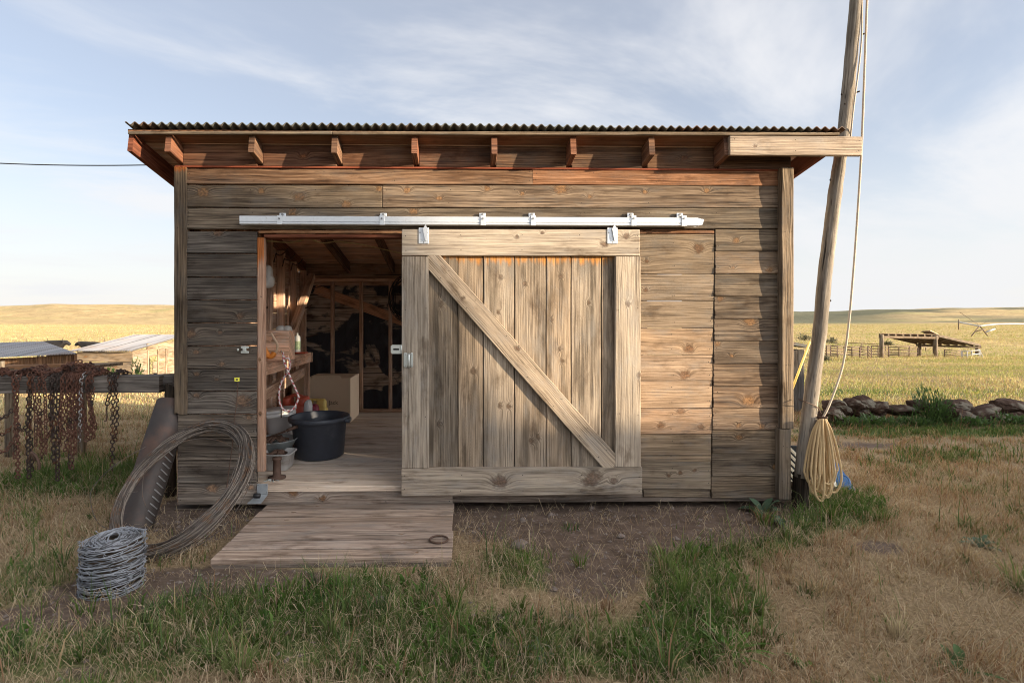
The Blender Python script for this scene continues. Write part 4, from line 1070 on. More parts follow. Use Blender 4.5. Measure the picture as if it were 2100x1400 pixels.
# grey pan with scrap, grey bin, iron stub
p0 = P(568, 905, 5.25)
pan_ = thing('scrap_pan', 'round grey metal pan full of rusty scrap beside the black tub', 'pan', (p0.x, 5.25, ZF))
mb = MB(); z0 = p0.z - .02; mb.lathe([(0, z0 - .06), (.15, z0 - .06), (.20, z0 + .04), (.21, z0 + .045), (.205, z0 + .05), (.19, z0 + .04), (.16, z0), (0, z0)], (p0.x - .02, p0.y, 0), 36); mb.build('pan_body', M['grey_pan'], pan_)
mb = MB()
for i in range(9):
    a = rnd.random() * 6; mb.tube([(p0.x - .02 + .13 * math.cos(a), p0.y + .1 * math.sin(a), z0 + .02), (p0.x + rnd.uniform(-.05, .05), p0.y, z0 + .075), (p0.x + .12 * math.cos(a + 2.4), p0.y + .1 * math.sin(a + 2.4), z0 + .03)], .012, 6)
mb.tube([(p0.x - .15, p0.y, z0 + .04), P(583, 885, 5.2), P(590, 882, 5.2)], .010, 6); mb.tube([P(588, 883, 5.2), P(610, 874, 5.25)], .016, 8)
mb.build('scrap_pieces', M['iron'], pan_)
mb = MB(); p1 = P(566, 952, 4.95)
mb.lathe([(0, 0), (.10, 0), (.106, .01), (.128, .14), (.142, .145), (.142, .152), (.124, .152), (.112, .06), (0, .05)], (p1.x + .0, p1.y + .08, ZF + .002), 32, sq=5.)
binn = thing('tool_bin', 'grey plastic bin of iron scrap just inside the doorway', 'bin', (p1.x, 5.03, ZF)); mb.build('bin_body', M['grey_bin'], binn)
mb = MB()
for i in range(7):
    a = rnd.random() * 6; mb.tube([(p1.x + .08 * math.cos(a), p1.y + .08 + .06 * math.sin(a), ZF + .11), (p1.x + rnd.uniform(-.03, .05), p1.y + .06, ZF + .17), (p1.x + .09 * math.cos(a + 2.4), p1.y + .08 + .06 * math.sin(a + 2.4), ZF + .13)], .012, 6)
mb.tube([P(538, 930, 4.95), P(552, 932, 4.93), P(568, 926, 4.95)], .014, 8); mb.build('bin_scrap', M['iron'], binn)
p1 = P(568, 972, 4.72)
mb = MB(); mb.lathe([(0, 0), (.075, 0), (.075, .012), (.034, .022), (.032, .15), (.04, .16), (.04, .178), (0, .182)], (p1.x, p1.y, ZF + .001), 18)
tag(mb.build('iron_stand', M['iron']), 'short rusty iron post on a round foot at the doorway', 'iron post')
mb = MB()
for i in range(11):
    q = P(rnd.uniform(543, 566), rnd.uniform(966, 976), 4.62); mb.tube([(q.x, q.y + rnd.uniform(-.03, .05), ZF + .006), (q.x + rnd.uniform(-.04, .04), q.y + rnd.uniform(-.03, .05), ZF + .010)], .004, 5)
tag(mb.build('loose_nails', M['zinc'], None), 'scatter of bright nails on the floor inside the doorway', 'nails', kind='stuff')
# red fuel can and yellow jug
p0 = P(607, 835, 6.55)
can = thing('fuel_can', 'faded red fuel can with a moulded handle in front of the cardboard box', 'fuel can', (p0.x, 6.55, ZF))
mb = MB(); mb.sup((p0.x, 6.55, p0.z - .14), (.17, .13, .20), (.35, .45), (14, 24)); mb.sup((p0.x - .09, 6.55, p0.z + .08), (.05, .10, .055), (.5, .5)); mb.sup((p0.x + .08, 6.55, p0.z + .06), (.07, .10, .075), (.5, .5)); 
mb.tube([(p0.x - .09, 6.55, p0.z + .115), (p0.x - .02, 6.55, p0.z + .15), (p0.x + .08, 6.55, p0.z + .125)], .022, 8); mb.build('can_body', M['red_plastic'], can)
mb = MB(); mb.sup((p0.x + .165, 6.48, p0.z - .06), (.04, .09, .16), (.6, .6)); mb.build('can_spout', M['white_plastic'], can)
mb = MB(); q = P(641, 835, 6.6); mb.sup((q.x, 6.6, q.z - .12), (.075, .08, .16), (.5, .5)); tag(mb.build('maroon_jug', M['maroon']), 'dark maroon jug between the red fuel can and the yellow jug', 'jug')
q = P(652, 838, 6.75)
jug = thing('yellow_jug', 'pale yellow jug with a loop handle leaning on the cardboard box', 'jug', (q.x, 6.75, ZF))
mb = MB(); mb.sup((q.x + .02, 6.75, q.z - .13), (.10, .075, .17), (.4, .5)); mb.sup((q.x + .045, 6.75, q.z + .045), (.06, .06, .08), (.6, .6)); mb.tube([(q.x + .05, 6.75, q.z + .10), (q.x - .05, 6.75, q.z + .115), (q.x - .075, 6.75, q.z + .08), (q.x - .06, 6.75, q.z - .02)], .018, 8); mb.build('jug_body', M['yellow_plastic'], jug)
mb = MB(); mb.lathe([(0, 0), (.02, 0), (.02, .03), (0, .03)], (q.x - .085, 6.75, q.z + .095), 12); mb.build('jug_cap', M['yellow_plastic'], jug)
# cardboard box
bx = thing('cardboard_box', 'plain brown cardboard box standing against the back wall', 'box', (P(676, 800, 7.2).x, 7.4, ZF))
a, b = P(627, 775, 7.15), P(719, 775, 7.15); mb = MB(); mb.box((a.x, 7.15, ZF + .002), (b.x, 7.75, a.z), bev=.006); mb.build('box_body', M['cardboard'], bx)
mb = MB(); mb.plank((a.x + .08, 7.149, a.z), (.38, 0, 0), (0, .0, .03), .004, facing=(0, -1, 0)); mb.plank((a.x - .14, 7.2, a.z - .55), (.13, -.03, 0), (0, 0, .57), .005, facing=(0, -1, 0)); mb.build('box_flap', M['cardboard'], bx)
cu = bpy.data.curves.new('print', 'FONT'); cu.body = '\u2022 Jack'; cu.size = .075; cu.extrude = .0004
to = bpy.data.objects.new('print', cu); bpy.context.view_layer.update(); 
dg = bpy.context.evaluated_depsgraph_get()
COL.objects.link(to); dg.update(); me = bpy.data.meshes.new_from_object(to.evaluated_get(dg)); bpy.data.objects.remove(to)
me.materials.clear(); me.materials.append(M['ink']); me.name = 'printed_mark'
tm = bpy.data.objects.new('printed_mark', me); q = P(667, 829, 7.147); tm.matrix_world = Matrix.Translation((q.x, 7.147, q.z)) @ Matrix.Rotation(R(90), 4, 'X')
COL.objects.link(tm); tm.parent = bx; tm.matrix_parent_inverse = Matrix.Translation(-bx.location)
# bench items
p0 = P(570, 733, 5.45); zb = 1.166
mb = MB(); q0, q1 = P(545, 0, 5.5).x, P(592, 0, 5.5).x; mb.plank((q0, 5.5, zb), (q1 - q0, 0, 0), (0, 0, .30), .2, facing=(0, -1, 0), tone=1.5, warm=.15, cell=(.02, .02), knots=[(.08, .2, .02), (.15, .08, .015)])
bxo = mb.build('plank_box', M['inner']); tag(bxo, 'small raw wood box on the end of the workbench', 'wooden box')
mb = MB(); mb.tube(smooth_path([P(540, 710, 5.3), P(546, 722, 5.3), P(553, 731, 5.3), P(560, 728, 5.3), P(562, 722, 5.3)]), .026, 6); mb.tube(smooth_path([P(540, 722, 5.3), P(550, 731, 5.28)]), .022, 6)
tag(mb.build('orange_strap', M['orange_strap']), 'bright orange strap bundled on the workbench by the door jamb', 'strap')
mb = MB()
for dx in (0, 4): mb.tube(smooth_path([P(556 + dx, 683 + dx * 2.5, 5.3), P(563 + dx, 695 + dx * 2, 5.3), P(569, 706 + dx, 5.3), P(567, 719, 5.3), P(561, 728, 5.3)]), .011, 8)
tag(mb.build('curved_hook', M['horn']), 'pale curved hook standing in front of the raw wood box', 'hook')
mb = MB(); q = P(576, 668, 5.6)
for dx, r_ in ((0, .05), (.07, .045)): mb.sup((q.x + dx, 5.6, q.z - .04), (r_, r_, .045), (.9, 1))
tag(mb.build('lamp_jar', M['plasticbag']), 'clear glass jars on top of the raw wood box', 'jars')
bt = thing('spray_bottle', 'white spray bottle with a printed label on the workbench', 'bottle', (P(610, 720, 6.5).x, 6.5, zb))
q = bt.location; mb = MB(); mb.lathe([(0, 0), (.036, 0), (.038, .01), (.038, .165), (.03, .19), (.012, .2), (.010, .225), (0, .226)], (q.x, q.y, q.z + .02), 20); mb.build('bottle_body', M['bottle_white'], bt)
mb = MB(); mb.lathe([(.0386, .03), (.0386, .13)], (q.x, q.y, q.z + .02), 20); mb.build('bottle_label', M['label_print'], bt)
mb = MB(); mb.box((q.x - .05, q.y - .06, zb), (q.x + .11, q.y + .06, zb + .018), bev=.004); tag(mb.build('red_tray', M['red_plastic']), 'flat red tray under the white spray bottle', 'tray')
# halter rope
mb = MB()
mb.tube(smooth_path([P(580, 722, 5.05), P(583, 733, 5.05), P(592, 735, 5.05), P(595, 752, 5.07), P(588, 766, 5.07), P(578, 782, 5.06), P(573, 800, 5.05), P(573, 822, 5.04), P(580, 838, 5.03), P(592, 843, 5.03), P(603, 836, 5.04), P(611, 820, 5.05),
                     P(612, 812, 5.05), P(604, 793, 5.05), P(596, 775, 5.03), P(589, 757, 5.02), P(583, 743, 5.02), P(580, 730, 5.03)], 6), .0095, 8)
tag(mb.build('halter_rope', M['halter']), 'red and white twisted rope hanging in a loop from the workbench', 'rope')
mb = MB(); mb.tube([P(577, 720, 5.3), P(583, 732, 5.04)], .006, 6); tag(mb.build('rope_hook', M['zinc']), 'small metal hook holding the red and white rope', 'hook')
# things along the left wall
for i, (px, d_, y0_, y1_, t_) in enumerate(((556, 5.6, 700, 555, .9), (592, 6.9, 700, 590, 1.2), (609, 7.2, 704, 612, .7))):
    q0 = P(px - 4, y0_, d_); q1 = P(px + 2, y1_, d_ + .2); q0.z = zb + .003; mb = MB(); mb.beam(q0, q1, .10, .02, up=(1, .3, 0), tone=t_); tag(mb.build('leaning_board', M['inner']), ('short board leaning above the workbench beside the jamb', 'pale board leaning on the studs behind the workbench', 'dark narrow board leaning near the back corner')[i], 'board')
for i, (px, py, d_) in enumerate(((566, 520, 5.6), (583, 530, 6.0), (600, 540, 6.5))):
    q = P(px, py, d_); mb = MB(); mb.tube(smooth_path([q, q + Vector((.05, -.02, -.02)), q + Vector((.10, -.03, .01)), q + Vector((.13, -.03, .05))]), .006, 5); mb.tube([q, q + Vector((-.02, 0, -.09))], .007, 5); tag(mb.build('wall_hook', M['iron']), ('rusty hook on the rafter nearest the door jamb', 'rusty hook on the middle of the rafter over the workbench', 'rusty hook on the far end of the rafter over the workbench')[i], 'hook')
mb = MB(); q = P(612, 790, 6.9); mb.plank((q.x - .12, 6.95, ZF), (.22, .0, 0), (0, .12, .62), .01, facing=(0, -1, 0)); tag(mb.build('cardboard_sheet', M['cardboard']), 'loose cardboard sheet leaning left of the cardboard box', 'cardboard')
# hanging bag and cable loops, cord
mb = MB(); q = P(547, 566, 5.35); mb.sup((q.x, q.y, q.z), (.055, .05, .11), (.7, .7), noise=0); mb.sup((q.x + .005, q.y, q.z - .05), (.07, .06, .07), (.8, .8)); tag(mb.build('plastic_bag', M['plasticbag']), 'cloudy plastic bag hanging beside the door jamb', 'bag')
mb = MB()
for i in range(16):
    cxx, czz = P(832, 612, 7.7).x, P(832, 612, 7.7).z
    ra, rb_ = .15 + .11 * rnd.random(), .22 + .14 * rnd.random(); ph = rnd.random()
    mb.tube([(cxx + ra * math.cos(t + ph), 7.72 + .05 * rnd.random() + .02 * math.sin(3 * t + ph), czz + rb_ * math.sin(t + ph) + rnd.uniform(-.004, .004)) for t in np.linspace(0, 2 * math.pi, 29)[:-1]], .0042, 5, closed=True)
tag(mb.build('cable_coil', M['black']), 'black cable coil hung on the back wall behind the door edge', 'cable coil')
mb = MB(); mb.tube(smooth_path([P(545, 494, 5.0), P(590, 497, 5.0), P(610, 495, 4.9), P(632, 489, 4.8), P(655, 497, 4.9), P(668, 498, 5.1), P(690, 495, 5.3), P(710, 497, 5.4), P(738, 501, 5.6), P(768, 507, 5.9), P(790, 512, 6.0), P(812, 517, 6.0), P(830, 521, 6.0)]), .006, 5)
tag(mb.build('wiring_cable', M['cord']), 'thin yellow electric cable strung under the shed rafters', 'cable')

# ------------------------------------------------------------------ wire coil and barbed wire roll
def wire_ring():
    c1, c2 = P(505, 958, 4.05), P(236, 1035, 3.95); t1, t2 = P(418, 872, 4.40), P(332, 1138, 3.58)
    cen = (t1 + t2) / 2; A = (c1 - c2) / 2; B = (t1 - t2) / 2
    nrm = A.cross(B).normalized(); mb = MB()
    for i in range(165):
        r_ = 1 + rnd.gauss(-.06, .040); ph = rnd.random() * 6.28; off = rnd.gauss(0, .022); wob = rnd.uniform(.003, .010)
        pts = []
        f1, f2 = rnd.choice((2, 3, 4)), rnd.choice((5, 6, 7))
        for t in np.linspace(0, 2 * math.pi, 61)[:-1]:
            th_ = 1.0 + .25 * math.cos(t + .2)                     # the bundle is slacker on its lower left
            rr = 1 + (r_ - 1) * th_ + wob * math.sin(f1 * t + ph) + .004 * math.sin(f2 * t + 2 * ph)
            pts.append(cen + A * rr * math.cos(t) + B * rr * math.sin(t) + nrm * (off * th_ + .010 * math.sin(f2 * t + ph)))
        mb.tube(pts, .0031, 4, closed=True, mat=int(rnd.random() < .4))
    pts = smooth_path([P(500, 935, 4.0), P(455, 905, 4.2), P(400, 900, 4.1), P(340, 920, 4.0), P(300, 960, 3.9), P(292, 1010, 3.8), P(300, 1040, 3.8)]); mb.tube(pts, .0024, 4)
    pts = smooth_path([P(300, 915, 3.9), P(240, 950, 3.7), P(190, 1000, 3.6), P(188, 1040, 3.5), P(205, 1075, 3.4), P(240, 1088, 3.35)]); mb.tube(pts, .0024, 4)
    for i in range(70):                                              # tie ends and barbs
        t = rnd.random() * 6.28; p = cen + (A * math.cos(t) + B * math.sin(t)) * (1 + rnd.gauss(-.045, .04)); q = Vector((rnd.gauss(0, .012), rnd.gauss(0, .012), rnd.gauss(0, .012))); mb.tube([p - q, p + q], .002, 3)
    tag(mb.build('wire_coil', [M['wire'], M['wire_pale']]), 'large loose ring of old rusty wire leaning on the dark wall', 'wire coil')
wire_ring()
def barb_roll():
    base = P(229, 1208, 3.25); base.z = gz(base.x, base.y) - .01
    ax = Matrix.Rotation(R(.5), 3, 'Y') @ Matrix.Rotation(R(-3), 3, 'X')
    rad, H = .158, .30; mb = MB()
    mb.lathe([(0, .0), (rad * .9, .0), (rad * .91, H * .9), (rad * .5, H * .93), (0, H * .93)], base, 28, M=ax, mat=1)
    def pt(a, r_, z): return base + ax @ Vector((r_ * math.cos(a), r_ * math.sin(a), z))
    for lay in range(3):
        pts = []
        turns = (21, 23, 17)[lay]
        n = turns * 30; ph = rnd.random() * 6
        for i in range(n):
            t = i / n; a = 2 * math.pi * turns * t + ph
            tilt = .010 * math.sin(a + lay * 1.9 + t * 9) + .007 * math.sin(a * .37 + lay * 2.3)
            z = H * (t if lay % 2 == 0 else 1 - t) + tilt + .006 * math.sin(a * 3.3 + lay) + rnd.uniform(-.002, .002)
            z = min(max(z + .022 * math.cos(a) * (z / H), .004), H + .03)
            sw = .008 * math.sin(z * 60 + lay * 2) - .03 * max(0, (z - H * .9) / (H * .1)) ** 2
            pts.append(pt(a, rad * .985 + sw + .005 * math.sin(a * 2.7 + lay) + rnd.uniform(-.004, .004) + .002 * lay, z))
        mb.tube(pts, .0027, 4, mat=(0, 2, 0)[lay])
    for i in range(64):                                             # windings across the top
        a0 = rnd.random() * 6.28; r_ = rad * rnd.uniform(.12, .97) ** .8; ex = rnd.uniform(.5, 1.)
        pts = [pt(a0 + t, r_ * (ex + (1 - ex) * abs(math.cos(t + a0 * 2)) + .08 * math.sin(2 * t + a0)), H + .004 + .014 * math.sin(t + a0) - .012 * (r_ / rad) ** 4 + rnd.uniform(-.003, .003)) for t in np.linspace(0, rnd.uniform(2, 5.5), 30)]; mb.tube(pts, .0028, 4, mat=0 if i % 3 else 2)
    for i in range(200):
        a = rnd.random() * 6.28; z = rnd.uniform(0, H + .01); p = pt(a, rad * 1.03, z); d1 = ax @ Vector((math.cos(a), math.sin(a), rnd.uniform(-.8, .8))) * .013; d2 = ax @ Vector((-math.sin(a), math.cos(a), rnd.uniform(-1, 1))) * .010
        mb.tube([p - d2, p + d2 + d1 * .3], .0024, 3); mb.tube([p - d1 * .2, p + d1], .0022, 3)
    mb.tube(smooth_path([pt(2.9, rad, .05), pt(3.0, rad + .05, .02), pt(3.1, rad + .12, -.005)]), .006, 5)
    tag(mb.build('barbed_wire_roll', [M['barb'], M['bark_dark'], M['barb_dark']]), 'upright roll of grey barbed wire on the grass in front of the wire ring', 'wire roll')
barb_roll()
# slotted steel chute leaning on the corner
def chute():
    top, bot = P(352, 838, 4.62), P(272, 1050, 4.12); bot.z = gz(bot.x, bot.y) - .01
    d_ = (bot - top).normalized(); side = Vector((1, .15, 0)); side = (side - d_ * side.dot(d_)).normalized(); back = side.cross(d_)
    if back.y < 0: back = -back
    top = top - d_ * .05; L = (bot - top).length; rad = .130
    mb = MB(); na, nl = 20, 24; V = []
    for j in range(2):
        r_ = rad - j * .004
        for i in range(na + 1):
            a = R(-150) + R(185) * i / na
            for l in range(nl + 1): V.append(top + d_ * L * l / nl + side * r_ * math.cos(a) + back * r_ * math.sin(a))
    n1 = (na + 1) * (nl + 1); f = []
    for i in range(na):
        for l in range(nl):
            q = (i * (nl + 1) + l, (i + 1) * (nl + 1) + l, (i + 1) * (nl + 1) + l + 1, i * (nl + 1) + l + 1); f += [q, tuple(x + n1 for x in q[::-1])]
    for l in range(nl):
        f += [(l, l + 1, l + 1 + n1, l + n1)]; o = na * (nl + 1); f += [(o + l + 1, o + l, o + l + n1, o + l + 1 + n1)]
    mb.add([tuple(v) for v in V], f, None, None, 0, True)
    root = thing('slotted_chute', 'long rusty half-round steel chute leaning against the left corner', 'chute', tuple(bot)); mb.build('chute_shell', M['chute'], root)
    mb = MB()
    for i in range(11):
        t = L * (.42 + .05 * i); p = top + d_ * t
        pts = [p + side * (rad * math.cos(a) + .002) + back * (rad * math.sin(a) - .004) + d_ * (.018 * math.sin((a + .62) * 3)) for a in np.linspace(-.75, -.15, 8)]
        mb.tube(pts, .005, 5)
    mb.build('lit_slot_lip', M['lit_chute_lip'], root)
chute()
# yellow tag on its rusty rod
tg = thing('marker_tag', 'small yellow plastic tag on a thin rusty rod against the dark boards', 'tag', tuple(P(486, 778, 4.44)))
mb = MB(); q = P(486, 778, 4.44)
ring([(q.x - .018, q.z - .014), (q.x + .018, q.z - .014), (q.x + .020, q.z + .016), (q.x - .020, q.z + .016)][::1], [(q.x - .009, q.z - .008), (q.x + .009, q.z - .008), (q.x + .010, q.z + .006), (q.x - .010, q.z + .006)], 4.436, .008, mb); mb.build('tag_plate', M['yellow_tag'], tg)
mb = MB(); mb.tube(smooth_path([P(488, 783, 4.44), P(486, 820, 4.44), P(481, 860, 4.43), P(478, 900, 4.4), P(470, 960, 4.36), P(464, 1006, 4.3)]), .004, 5); mb.build('tag_rod', M['iron'], tg)

# ------------------------------------------------------------------ rail hung with chains
RD = 4.9
rail = thing('hitching_rail', 'dark weathered square timber rail beside the shed', 'rail', tuple(P(200, 786, RD)))
mb = MB(); a, b = P(-330, 789, RD), P(336, 786, RD); zt = P(150, 770, RD).z
mb.beam(a, b, .15, .145, tone=.9, cell=.1); mb.build('rail_timber', M['rail'], rail)
mb = MB(); mb.tube([P(300, 781, RD + .08), P(362, 779, RD + .02)], .06, 14); mb.build('rail_log_end', M['rail'], rail)
for px in (-300, 349):
    q = P(px, 780, RD + .02); mb = MB(); mb.tube([(q.x, q.y, gz(q.x, q.y) - .05), (q.x, q.y, (q.z + gz(q.x, q.y)) / 2), (q.x, q.y, q.z - .02)], [.05, .047, .045], 10, tone=.8); mb.build('rail_post', M['bark_dark'], rail)
def chain_mesh(path, ln=.047, wr=.0053, jit=.25):
    """links strung along a polyline"""
    p = [Vector(q) for q in path]; seg = [(p[i + 1] - p[i]).length for i in range(len(p) - 1)]; tot = sum(seg)
    def at(s):
        s = min(max(s, 0), tot - 1e-6); i = 0
        while i < len(seg) - 1 and s > seg[i]: s -= seg[i]; i += 1
        return p[i].lerp(p[i + 1], s / max(seg[i], 1e-9))
    mb = MB(); pitch = ln - 2.4 * wr; n = int(tot / pitch); roll0 = rnd.random() * 3
    hl, hw = ln / 2 - wr, ln * .30
    prof = [(hl - hw * .7 + hw * .7 * math.cos(t), hw * math.sin(t)) for t in np.linspace(-math.pi / 2, math.pi / 2, 5)] + [(-(hl - hw * .7) + hw * .7 * math.cos(t), hw * math.sin(t)) for t in np.linspace(math.pi / 2, 3 * math.pi / 2, 5)]
    for i in range(n):
        s = (i + .5) * pitch; c = at(s); t = (at(s + pitch * .5) - at(s - pitch * .5)).normalized()
        ref = Vector((.3, 1, .1)) if abs(t.y) < .8 else Vector((1, 0, .2)); a = t.cross(ref).normalized(); b_ = t.cross(a)
        ro = roll0 + (i % 2) * math.pi / 2 + rnd.gauss(0, jit); wv = a * math.cos(ro) + b_ * math.sin(ro)
        mb.tube([c + t * x + wv * y for x, y in prof], wr, 5, closed=True)
    return mb
def drape(px, ybot, px2=None, back=.10, d=None):
    """a chain hanging in front of the rail, over its top and down behind"""
    d = RD - .095 - rnd.random() * .03 if d is None else d
    px2 = px + rnd.uniform(-14, 14) if px2 is None else px2
    zt_ = zt + .012 + rnd.random() * .03
    a = P(px, ybot, d); m = P(px + (px2 - px) * .5 + rnd.uniform(-3, 3), (ybot + 800) / 2, d - .01); f = P(px2, 803, d); g = P(px2 + rnd.uniform(-3, 3), 776, d)
    t1 = Vector((g.x + rnd.uniform(-.02, .02), RD - .06, zt_)); t2 = Vector((g.x + rnd.uniform(-.05, .05), RD + .05, zt_)); t3 = t2 + Vector((rnd.uniform(-.02, .02), .05, -.05)); t4 = t3 + Vector((0, .01, -back))
    return smooth_path([a, m, f, g, t1, t2, t3, t4], 5)
GR = 'rusty chains draped over the rail'
BUNCH = 'rusty link chain in the thick bunch hanging from the timber rail'
def chain(path, mat, label, **kw):
    tag(chain_mesh(path, **kw).build('chain', M[mat]), label, 'chain', GR)
# the thick bunch
for i, (px, yb_) in enumerate([(128, 900), (133, 925), (139, 880), (143, 960), (147, 962), (151, 905), (155, 930), (158, 868), (172, 880), (177, 905), (181, 893), (185, 902), (189, 885), (193, 898), (197, 880), (122, 915), (150, 850)]):
    chain(drape(px, yb_, px * .72 + 160 * .28 + rnd.uniform(-9, 9)), 'rust', BUNCH, ln=.040 + .006 * rnd.random())
# singles, each with its own look
chain(drape(230, 965, 232), 'rust_dark', 'dark chain hanging alone at the right end of the row')
chain(drape(236, 905, 238), 'rust_dark', 'short dark chain doubled beside the right-most hanging chain')
chain(drape(219, 838, 226), 'rust_dark', 'short dark chain bunched up close under the rail by the right-most chain')
chain(drape(163, 905, 166), 'chain_grey', 'pale grey chain hanging in the middle of the rusty bunch', ln=.04)
chain(drape(110, 950, 108), 'rust_dark', 'black heavy chain just left of the rusty bunch', ln=.055, wr=.0075)
chain(drape(118, 985, 120), 'rust_dark', 'longest black chain reaching nearly to the grass left of the bunch', ln=.05, wr=.0068)
chain(drape(106, 900, 104), 'rust_dark', 'black chain with doubled links beside the heavy black chain', ln=.055, wr=.0068)
chain(drape(86, 940, 80), 'rust', 'thin rusty chain between the black chains and the left swags', ln=.04)
chain(drape(94, 930, 92), 'rust', 'thin rusty chain with a loose end left of the heavy black chain', ln=.04)
chain(drape(60, 980, 60), 'rust_dark', 'long dark chain with a rag of iron at its foot near the left', ln=.05, wr=.0068)
chain(drape(66, 965, 62), 'rust_dark', 'dark chain twisted against the long dark chain near the left', ln=.045)
chain(drape(37, 980, 30), 'rust', 'long rusty chain with an orange end near the photo edge', ln=.045, wr=.0068)
chain(drape(30, 940, 36), 'rust', 'rusty chain hanging beside the long orange ended chain', ln=.045)
chain(drape(73, 915, 70), 'rust', 'rusty chain hanging straight between the two long dark chains', ln=.042)
def swag(p0, p1, sag, n=10): 
    a, b = P(*p0, RD - .11), P(*p1, RD - .11); return [a.lerp(b, t) + Vector((0, -.01, -sag * 4 * t * (1 - t))) for t in np.linspace(0, 1, n)]
chain(swag((-30, 830), (28, 838), .10), 'rust_dark', 'upper of the chain swags at the left edge', ln=.045)
chain(swag((-20, 870), (28, 868), .09), 'rust_dark', 'middle of the chain swags at the left edge', ln=.045)
chain(swag((-20, 890), (26, 905), .12), 'rust', 'lowest chain swag at the left edge', ln=.045)
chain(swag((38, 868), (60, 862), .07), 'rust_dark', 'small chain swag between the orange ended chain and the long dark one', ln=.045)
chain(swag((68, 828), (96, 838), .06), 'rust_dark', 'small high chain swag under the rail left of the black chains', ln=.042)
chain(swag((76, 858), (108, 845), .06), 'rust', 'rusty chain swag joining the thin chains to the black chains', ln=.042)
chain(swag((80, 880), (104, 885), .09), 'rust', 'lower rusty swag between the thin chains and the black chains', ln=.042)
chain(swag((125, 868), (142, 880), .06), 'rust', 'little rusty swag under the bunch beside the black chains', ln=.04)
# chain lying along the top of the rail
def pile(x0, x1, n, lab, h):
    for i in range(n):
        pts = []
        for t in np.linspace(0, 1, 9):
            q = P(x0 + (x1 - x0) * t + rnd.uniform(-6, 6), 770, RD); pts.append(Vector((q.x, RD + rnd.uniform(-.085, .09), zt + .01 + rnd.random() * h * math.sin(math.pi * min(max(t, .15), .85)))))
        tag(chain_mesh(smooth_path(pts, 4), ln=.042).build('chain', M['rust']), lab, 'chain', 'rusty chains heaped on the rail')
pile(118, 212, 9, 'rusty chain heaped on top of the rail above the bunch', .13)
pile(40, 116, 5, 'rusty chain heaped on the rail between the bunch and the photo edge', .07)
pile(-20, 32, 4, 'rusty chain heaped on the rail at the left edge of the photo', .07)
mb = MB(); mb.tube(smooth_path([P(56, 948, RD - .11), P(64, 930, RD - .11), P(74, 935, RD - .12), P(80, 950, RD - .12), P(80, 962, RD - .12)]), .012, 6); mb.tube([P(64, 925, RD - .11), P(72, 945, RD - .11)], .012, 6); tag(mb.build('chain_hook', M['iron']), 'lump of rusty hooks on the foot of the long dark chain', 'hook')
mb = MB(); mb.tube(smooth_path([P(218, 838, RD - .1), P(219, 852, RD - .1), P(218, 862, RD - .1), P(214, 863, RD - .1)]), .006, 6); tag(mb.build('chain_hook', M['iron']), 'thin bent hook hanging below the short chain near the shed', 'hook')

# ------------------------------------------------------------------ far sheds on the left
def quadbox(mb, a, b, c, d_, z, **kw): pass
cs = thing('low_shed', 'low shed under a pale corrugated roof at the left edge', 'shed', tuple(P(20, 760, 17)))
A_, B_, C_, D_ = P(-70, 735, 17.4), P(156, 724, 17), P(88, 700, 21.5), P(-120, 705, 22)
mb = MB(); u = B_ - A_; n = 230; m = 3; V = []
for i in range(n + 1):
    for j in range(m + 1):
        p = A_.lerp(B_, i / n).lerp(D_.lerp(C_, i / n), j / m); V.append((p.x, p.y, p.z + .012 * math.sin(i * 2 * math.pi / 5.7)))
f = [(i * (m + 1) + j, (i + 1) * (m + 1) + j, (i + 1) * (m + 1) + j + 1, i * (m + 1) + j + 1) for i in range(n) for j in range(m)]
V2 = [(x, y, z - .02) for x, y, z in V]; k_ = len(V); f2 = [tuple(i + k_ for i in q[::-1]) for q in f]
mb.add(V + V2, f + f2 + [(i * (m + 1), i * (m + 1) + k_, (i + 1) * (m + 1) + k_, (i + 1) * (m + 1)) for i in range(n)]); mb.build('roof', M['cooproof'], cs)
mb = MB(); nb = 34
for (a, b) in ((A_, B_), (B_, C_)):
    dd = b - a; ins = Vector((-.1, .35, 0))
    for i in range(nb):
        p = a + dd * (i / nb) + ins; q = a + dd * ((i + .94) / nb) + ins
        mb.plank((p.x, p.y, -1.2), (0, 0, p.z + 1.13), (q.x - p.x, q.y - p.y, 0), .03, facing=(0, -1, 0) if a is A_ else (1, 0, 0), tone=.4 + .5 * rnd.random(), warm=.3, cell=(.5, .1))
mb.build('wall', M['coop'], cs)
mb = MB(); q = P(4, 750, 16.9); mb.tube([(q.x, q.y, -1.2), (q.x, q.y, .25)], .07, 8, tone=.7); mb.build('post', M['coop'], cs)
ch = thing('plank_coop', 'grey plank coop with a slanting metal roof and a narrow door', 'coop', tuple(P(215, 760, 16)))
fl, fr = P(158, 718, 16), P(272, 717.5, 16); y1 = 18.6; zf, zbk = fl.z, P(348, 690, y1).z; xr1 = fr.x
mb = MB(); n = 170; m = 4; V = []
for i in range(n + 1):
    for j in range(m + 1):
        x = fl.x - .08 + (xr1 + .16 - fl.x) * i / n; y = 15.85 + (y1 + .3 - 15.85) * j / m; V.append((x, y, zf + .02 + (zbk - zf) * (y - 16) / (y1 - 16) + .012 * math.sin(i * 2 * math.pi / 7.)))
f = [(i * (m + 1) + j, (i + 1) * (m + 1) + j, (i + 1) * (m + 1) + j + 1, i * (m + 1) + j + 1) for i in range(n) for j in range(m)]
V2 = [(x, y, z - .02) for x, y, z in V]; k_ = len(V)
mb.add(V + V2, f + [tuple(i + k_ for i in q[::-1]) for q in f] + [(i * (m + 1), i * (m + 1) + k_, (i + 1) * (m + 1) + k_, (i + 1) * (m + 1)) for i in range(n)]); mb.build('roof', M['cooproof'], ch)
mb = MB(); z = -1.2
